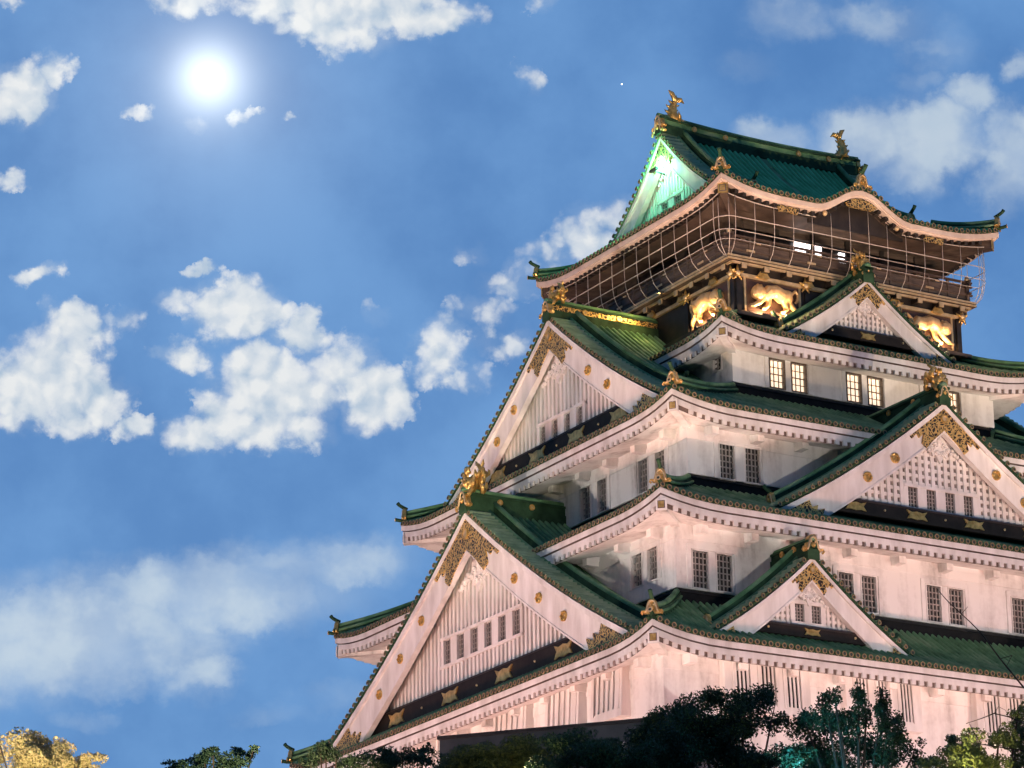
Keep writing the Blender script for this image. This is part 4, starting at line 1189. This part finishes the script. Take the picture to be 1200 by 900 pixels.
def crown_tree(name, dist, blobs, mat, label, n=16000, size=.054, seed=1, squash=1.0, body=None):
    """blobs = leaf masses (x,y,rx,ry) as seen, each given its own depth; a fuller body of leaves goes on below them"""
    rd = random.Random(seed)
    pts = []
    for (x, y, rx, ry) in blobs:
        d = dist+rd.uniform(-1, 1)*1.3
        p = at(x, y, d); m = d/math.cos(PIT)/FPX
        pts.append((p, rx*m*1.22, ry*m*1.25))
    mx_ = sum(p.x for p, _, _ in pts)/len(pts); my_ = sum(p.y for p, _, _ in pts)/len(pts)
    top = max(p.z+r for p, _, r in pts)
    e = empty(name, (mx_, my_, 0), label, 'tree', 'trees below the castle')
    cs = []; tk = MB(); h0 = top-3.4
    tk.tube([(0, 0, -.1), (.1, .05, h0*.4), (-.06, .1, h0*.8), (0, 0, h0+.4), (.04, .03, h0+1.4)], [.30, .25, .18, .10, .03], 8, 'bark')
    for (p, rx, rz) in pts:
        q = Vector((p.x-mx_, p.y-my_, p.z))
        k = max(1, int(3*rx/max(rz, .05)))
        for i in range(5+k):
            o = Vector((rd.uniform(-1, 1)*rx*.75, rd.uniform(-1, 1)*min(rx, .7)*.7, rd.uniform(-1.1, .7)*rz*.8))
            f = rd.uniform(.36, .66)
            cs.append((q.x+o.x, q.y+o.y, q.z+o.z, max(rx*f*.8, rz*.4), max(min(rx, .8)*f, .12), rz*f))
        base = Vector((q.x*.12, q.y*.12, h0+.35+rd.random()*.5))
        tk.tube([base, base*.45+q*.55+Vector((0, 0, -.22)), q+Vector((0, 0, -rz*.3)), q+Vector((rd.uniform(-.1, .1), 0, rz*.5))], [.05, .028, .014, .004], 6, 'bark')
    nb = len(cs)
    for i in range(16):                       # the rest of the crown, lower down
        an = rd.random()*6.283; rr = rd.random()**.5*2.0
        cs.append((rr*math.cos(an), rr*math.sin(an), top-1.9-rd.random()*2.4, rd.uniform(.4, .8), rd.uniform(.4, .8), rd.uniform(.3, .6)))
    tk.build('trunk', e)
    o = bpy.data.objects.new('crown', leaves(mat, cs, n, size, seed)); COL.objects.link(o); o.parent = e
    return e
crown_tree('broadleaf_tree', 60, [(872, 820, 40, 20), (845, 832, 28, 18), (905, 832, 20, 18), (818, 842, 22, 14), (855, 858, 34, 14), (862, 885, 40, 22), (895, 893, 26, 10), (835, 880, 26, 22)], 'leaf_dark', 'dark rounded tree standing tallest in front of the lattice bays', n=62000, seed=11)
crown_tree('broadleaf_tree', 63, [(800, 838, 36, 15), (772, 855, 26, 22), (815, 862, 34, 26), (785, 880, 40, 24), (758, 890, 24, 20), (750, 868, 10, 10)], 'leaf_dark', 'dark bushy tree beside the black annex, left of the tallest rounded tree', n=62000, seed=12)
crown_tree('broadleaf_tree', 58, [(985, 846, 26, 20), (955, 862, 26, 22), (1005, 870, 36, 28), (970, 885, 48, 20), (930, 888, 22, 14), (967, 822, 5, 14), (978, 812, 4, 9), (1006, 816, 4, 18), (1036, 828, 4, 20), (1030, 842, 8, 14), (1052, 850, 6, 16), (1042, 872, 18, 18), (1015, 835, 6, 12), (942, 838, 8, 10), (1070, 880, 10, 14)], 'leaf_dark', 'dark leafy tree with upright sprays under the small white gable', n=62000, seed=13)
crown_tree('broadleaf_tree', 55, [(1150, 878, 34, 18), (1190, 868, 30, 22), (1120, 888, 24, 12), (1096, 893, 18, 8), (1192, 836, 10, 12), (1170, 858, 16, 12), (1135, 866, 10, 10), (1118, 872, 6, 10)], 'leaf_mid', 'olive green tree catching lamplight at the right edge', n=56000, seed=14)
crown_tree('broadleaf_tree', 62, [(690, 872, 34, 10), (722, 882, 40, 14), (660, 870, 26, 10), (676, 888, 46, 14), (740, 893, 26, 10)], 'leaf_dark', 'low dark tree in front of the black annex', n=50000, seed=15)
crown_tree('broadleaf_tree', 64, [(600, 878, 34, 13), (568, 886, 28, 11), (548, 894, 26, 8), (622, 886, 36, 14), (590, 893, 50, 10), (530, 898, 16, 5)], 'leaf_mid', 'low olive brown tree at the left end of the black annex', n=50000, seed=16)
crown_tree('broadleaf_tree', 70, [(472, 884, 22, 9), (440, 891, 22, 8), (498, 878, 12, 6), (500, 892, 16, 9), (455, 880, 10, 6), (420, 893, 16, 6)], 'leaf_dark', 'dark tree with loose leaves under the lowest left gable', n=24000, size=.065, seed=17)
crown_tree('broadleaf_tree', 78, [(376, 881, 14, 9), (364, 891, 12, 8), (394, 885, 14, 9), (382, 874, 9, 5), (405, 893, 12, 7)], 'leaf_dark', 'dark tree at the foot of the big gable beside the small turret roof', n=30000, size=.065, seed=18)
crown_tree('pine_tree', 75, [(240, 886, 14, 8), (285, 882, 12, 6), (262, 892, 22, 8), (297, 877, 6, 3), (210, 897, 14, 4), (228, 893, 12, 6), (250, 880, 8, 4)], 'leaf_pine', 'dark pine top between the golden tree and the keep', n=28000, size=.075, seed=19)
crown_tree('golden_tree', 66, [(45, 868, 20, 13), (20, 880, 24, 18), (72, 884, 18, 12), (104, 892, 13, 9), (0, 868, 14, 13), (50, 888, 30, 14), (88, 893, 16, 9)], 'leaf_gold', 'golden leafed tree lit from below at the bottom left corner', n=50000, size=.06, seed=20)
flood((CAM.x+8, CAM.y+34, 2.0), tuple(at(40, 880, 66)), 300000, (1, .80, .48), 13, .7, 'warm floodlight added on the camera side, brightening the golden tree')  # lamp added between camera and tree to brighten its leaves

# ------------------------------------------------------------------ black annex
pL, pR = at(515, 862, 101), at(800, 846.5, 98.5)
dv = Vector((pR.x-pL.x, pR.y-pL.y, 0)); ln = dv.length; yaw = math.atan2(dv.y, dv.x)
an = empty('lift_annex', (pL.x, pL.y, 0), 'flat roofed black clad annex with thin pale trim below the keep', 'annex', rz=yaw)
zt = (pL.z+pR.z)/2
b_ = MB(); b_.box(0, ln, 0, 7, 0, zt, 'concrete'); b_.build('wall', an)
b_ = MB(); b_.box(-.06, ln+.06, -.06, 7.06, zt+.002, zt+.10, 'woodblk'); b_.build('roof', an)
b_ = MB()
b_.box(0, ln*.27, -.05, -.003, zt-.62, zt-.58, 'reflection'); b_.box(ln*.52, ln*.73, -.05, -.003, zt-.60, zt-.565, 'reflection'); b_.box(ln*.79, ln, -.05, -.003, zt-.62, zt-.585, 'reflection')  # pale strips stand in for light reflected on the dark parapet
for x in (.735, .762): b_.box(ln*x-.04, ln*x+.04, -.05, -.003, zt-2.0, zt-.95, 'reflection'); b_.box(ln*x-.04, ln*x+.04, -.05, -.003, zt-.88, zt-.58, 'reflection')
b_.build('reflections', an)
b_ = MB()
for i in range(6):
    x0 = ln*(i+.1)/6; b_.box(x0, x0+ln*.8/6, -.03, -.002, zt-4.4, zt-2.2, 'glass')
b_.build('window', an)

def garden_lamp(px, py, dist, power, color, label):
    p = at(px, py, dist); e = empty('garden_lamp', (p.x, p.y, 0), label, 'garden lamp', 'garden lamps among the trees')
    b_ = MB(); b_.tube([(0, 0, 0), (0, 0, p.z-.12)], .035, 8, 'lampbody'); b_.box(-.10, .10, -.10, .10, p.z-.14, p.z-.06, 'lampbody'); b_.build('pole', e)
    b_ = MB(); b_.ball((0, 0, p.z), .05, 'lens', n=8, k=6); b_.build('bulb', e)
    ld = bpy.data.lights.new('garden_light', 'POINT'); ld.energy = power; ld.color = color; ld.shadow_soft_size = .06
    lo = bpy.data.objects.new('garden_light', ld); COL.objects.link(lo); lo.parent = e; lo.location = (0, 0, p.z+.1)
garden_lamp(936, 905, 56.2, 130, (.10, .60, 1), 'lamp on a slim post casting teal light on the leafy tree')
garden_lamp(1120, 908, 53.0, 170, (1, .85, .35), 'lamp on a slim post casting yellow light on the olive tree at the right edge')
garden_lamp(1165, 912, 52.6, 60, (1, .85, .35), 'yellow lamp on a slim post nearest the right edge')
garden_lamp(600, 912, 61.5, 60, (1, .8, .4), 'dim yellow lamp on a slim post before the olive brown tree')
# bare twigs of a tree just beyond the right edge
tb = MB(); D0 = 50
base = at(1262, 830, D0)
bt = empty('bare_tree', (base.x, base.y, 0), 'leafless tree whose thin dark twigs reach in from the right edge', 'tree', 'trees below the castle')
O = Vector((base.x, base.y, 0))
tb.tube([Vector((0, 0, -.1)), Vector((.05, 0, base.z*.6)), Vector((0, 0, base.z)), Vector((.1, 0, base.z+1.6))], [.22, .15, .09, .02], 8, 'bark')
def twig(pp, r0, dd=0):
    pts = [at(x, y, D0+dd+i*.15)-O for i, (x, y) in enumerate(pp)]
    tb.tube(pts, [r0*(1-i/(len(pp))*.8) for i in range(len(pp))], 6, 'bark')
twig([(1262, 850), (1230, 828), (1200, 806), (1172, 772), (1150, 742), (1136, 728), (1112, 706), (1098, 690)], .018)
twig([(1150, 742), (1135, 740), (1128, 736)], .007); twig([(1128, 718), (1134, 711)], .006); twig([(1172, 772), (1186, 768), (1180, 780)], .007)
twig([(1262, 842), (1225, 850), (1200, 848), (1182, 840), (1165, 836), (1150, 842), (1132, 848)], .016, .4)
twig([(1165, 836), (1170, 828), (1178, 832)], .006, .4); twig([(1182, 840), (1178, 832)], .006, .4)
twig([(1262, 900), (1200, 880), (1150, 872), (1140, 856), (1136, 848)], .012, .6); twig([(1150, 872), (1130, 868)], .006, .6)
tb.build('trunk', bt)
# sprays rising out of the leafy tree
p = at(985, 840, 58)

# ------------------------------------------------------------------ moon and star
def heavenly(name, px, py, dist, rad, label, cat):
    p = CAM+(fw*FPX+rt*(px-600)-up*(py-450)).normalized()*dist
    b_ = MB(); b_.ball((0, 0, 0), rad, 'moon', n=32, k=20)
    o = b_.build(name, None, p); tag(o, label, cat); o.visible_shadow = True
    return o
heavenly('moon', 245, 91, 4000, 18.5, 'dazzling white moon with a soft glow high in the blue sky', 'moon')
heavenly('star', 728.6, 98.6, 4000, .75, 'single tiny white star right of the moon and left of the roof ridge', 'star')
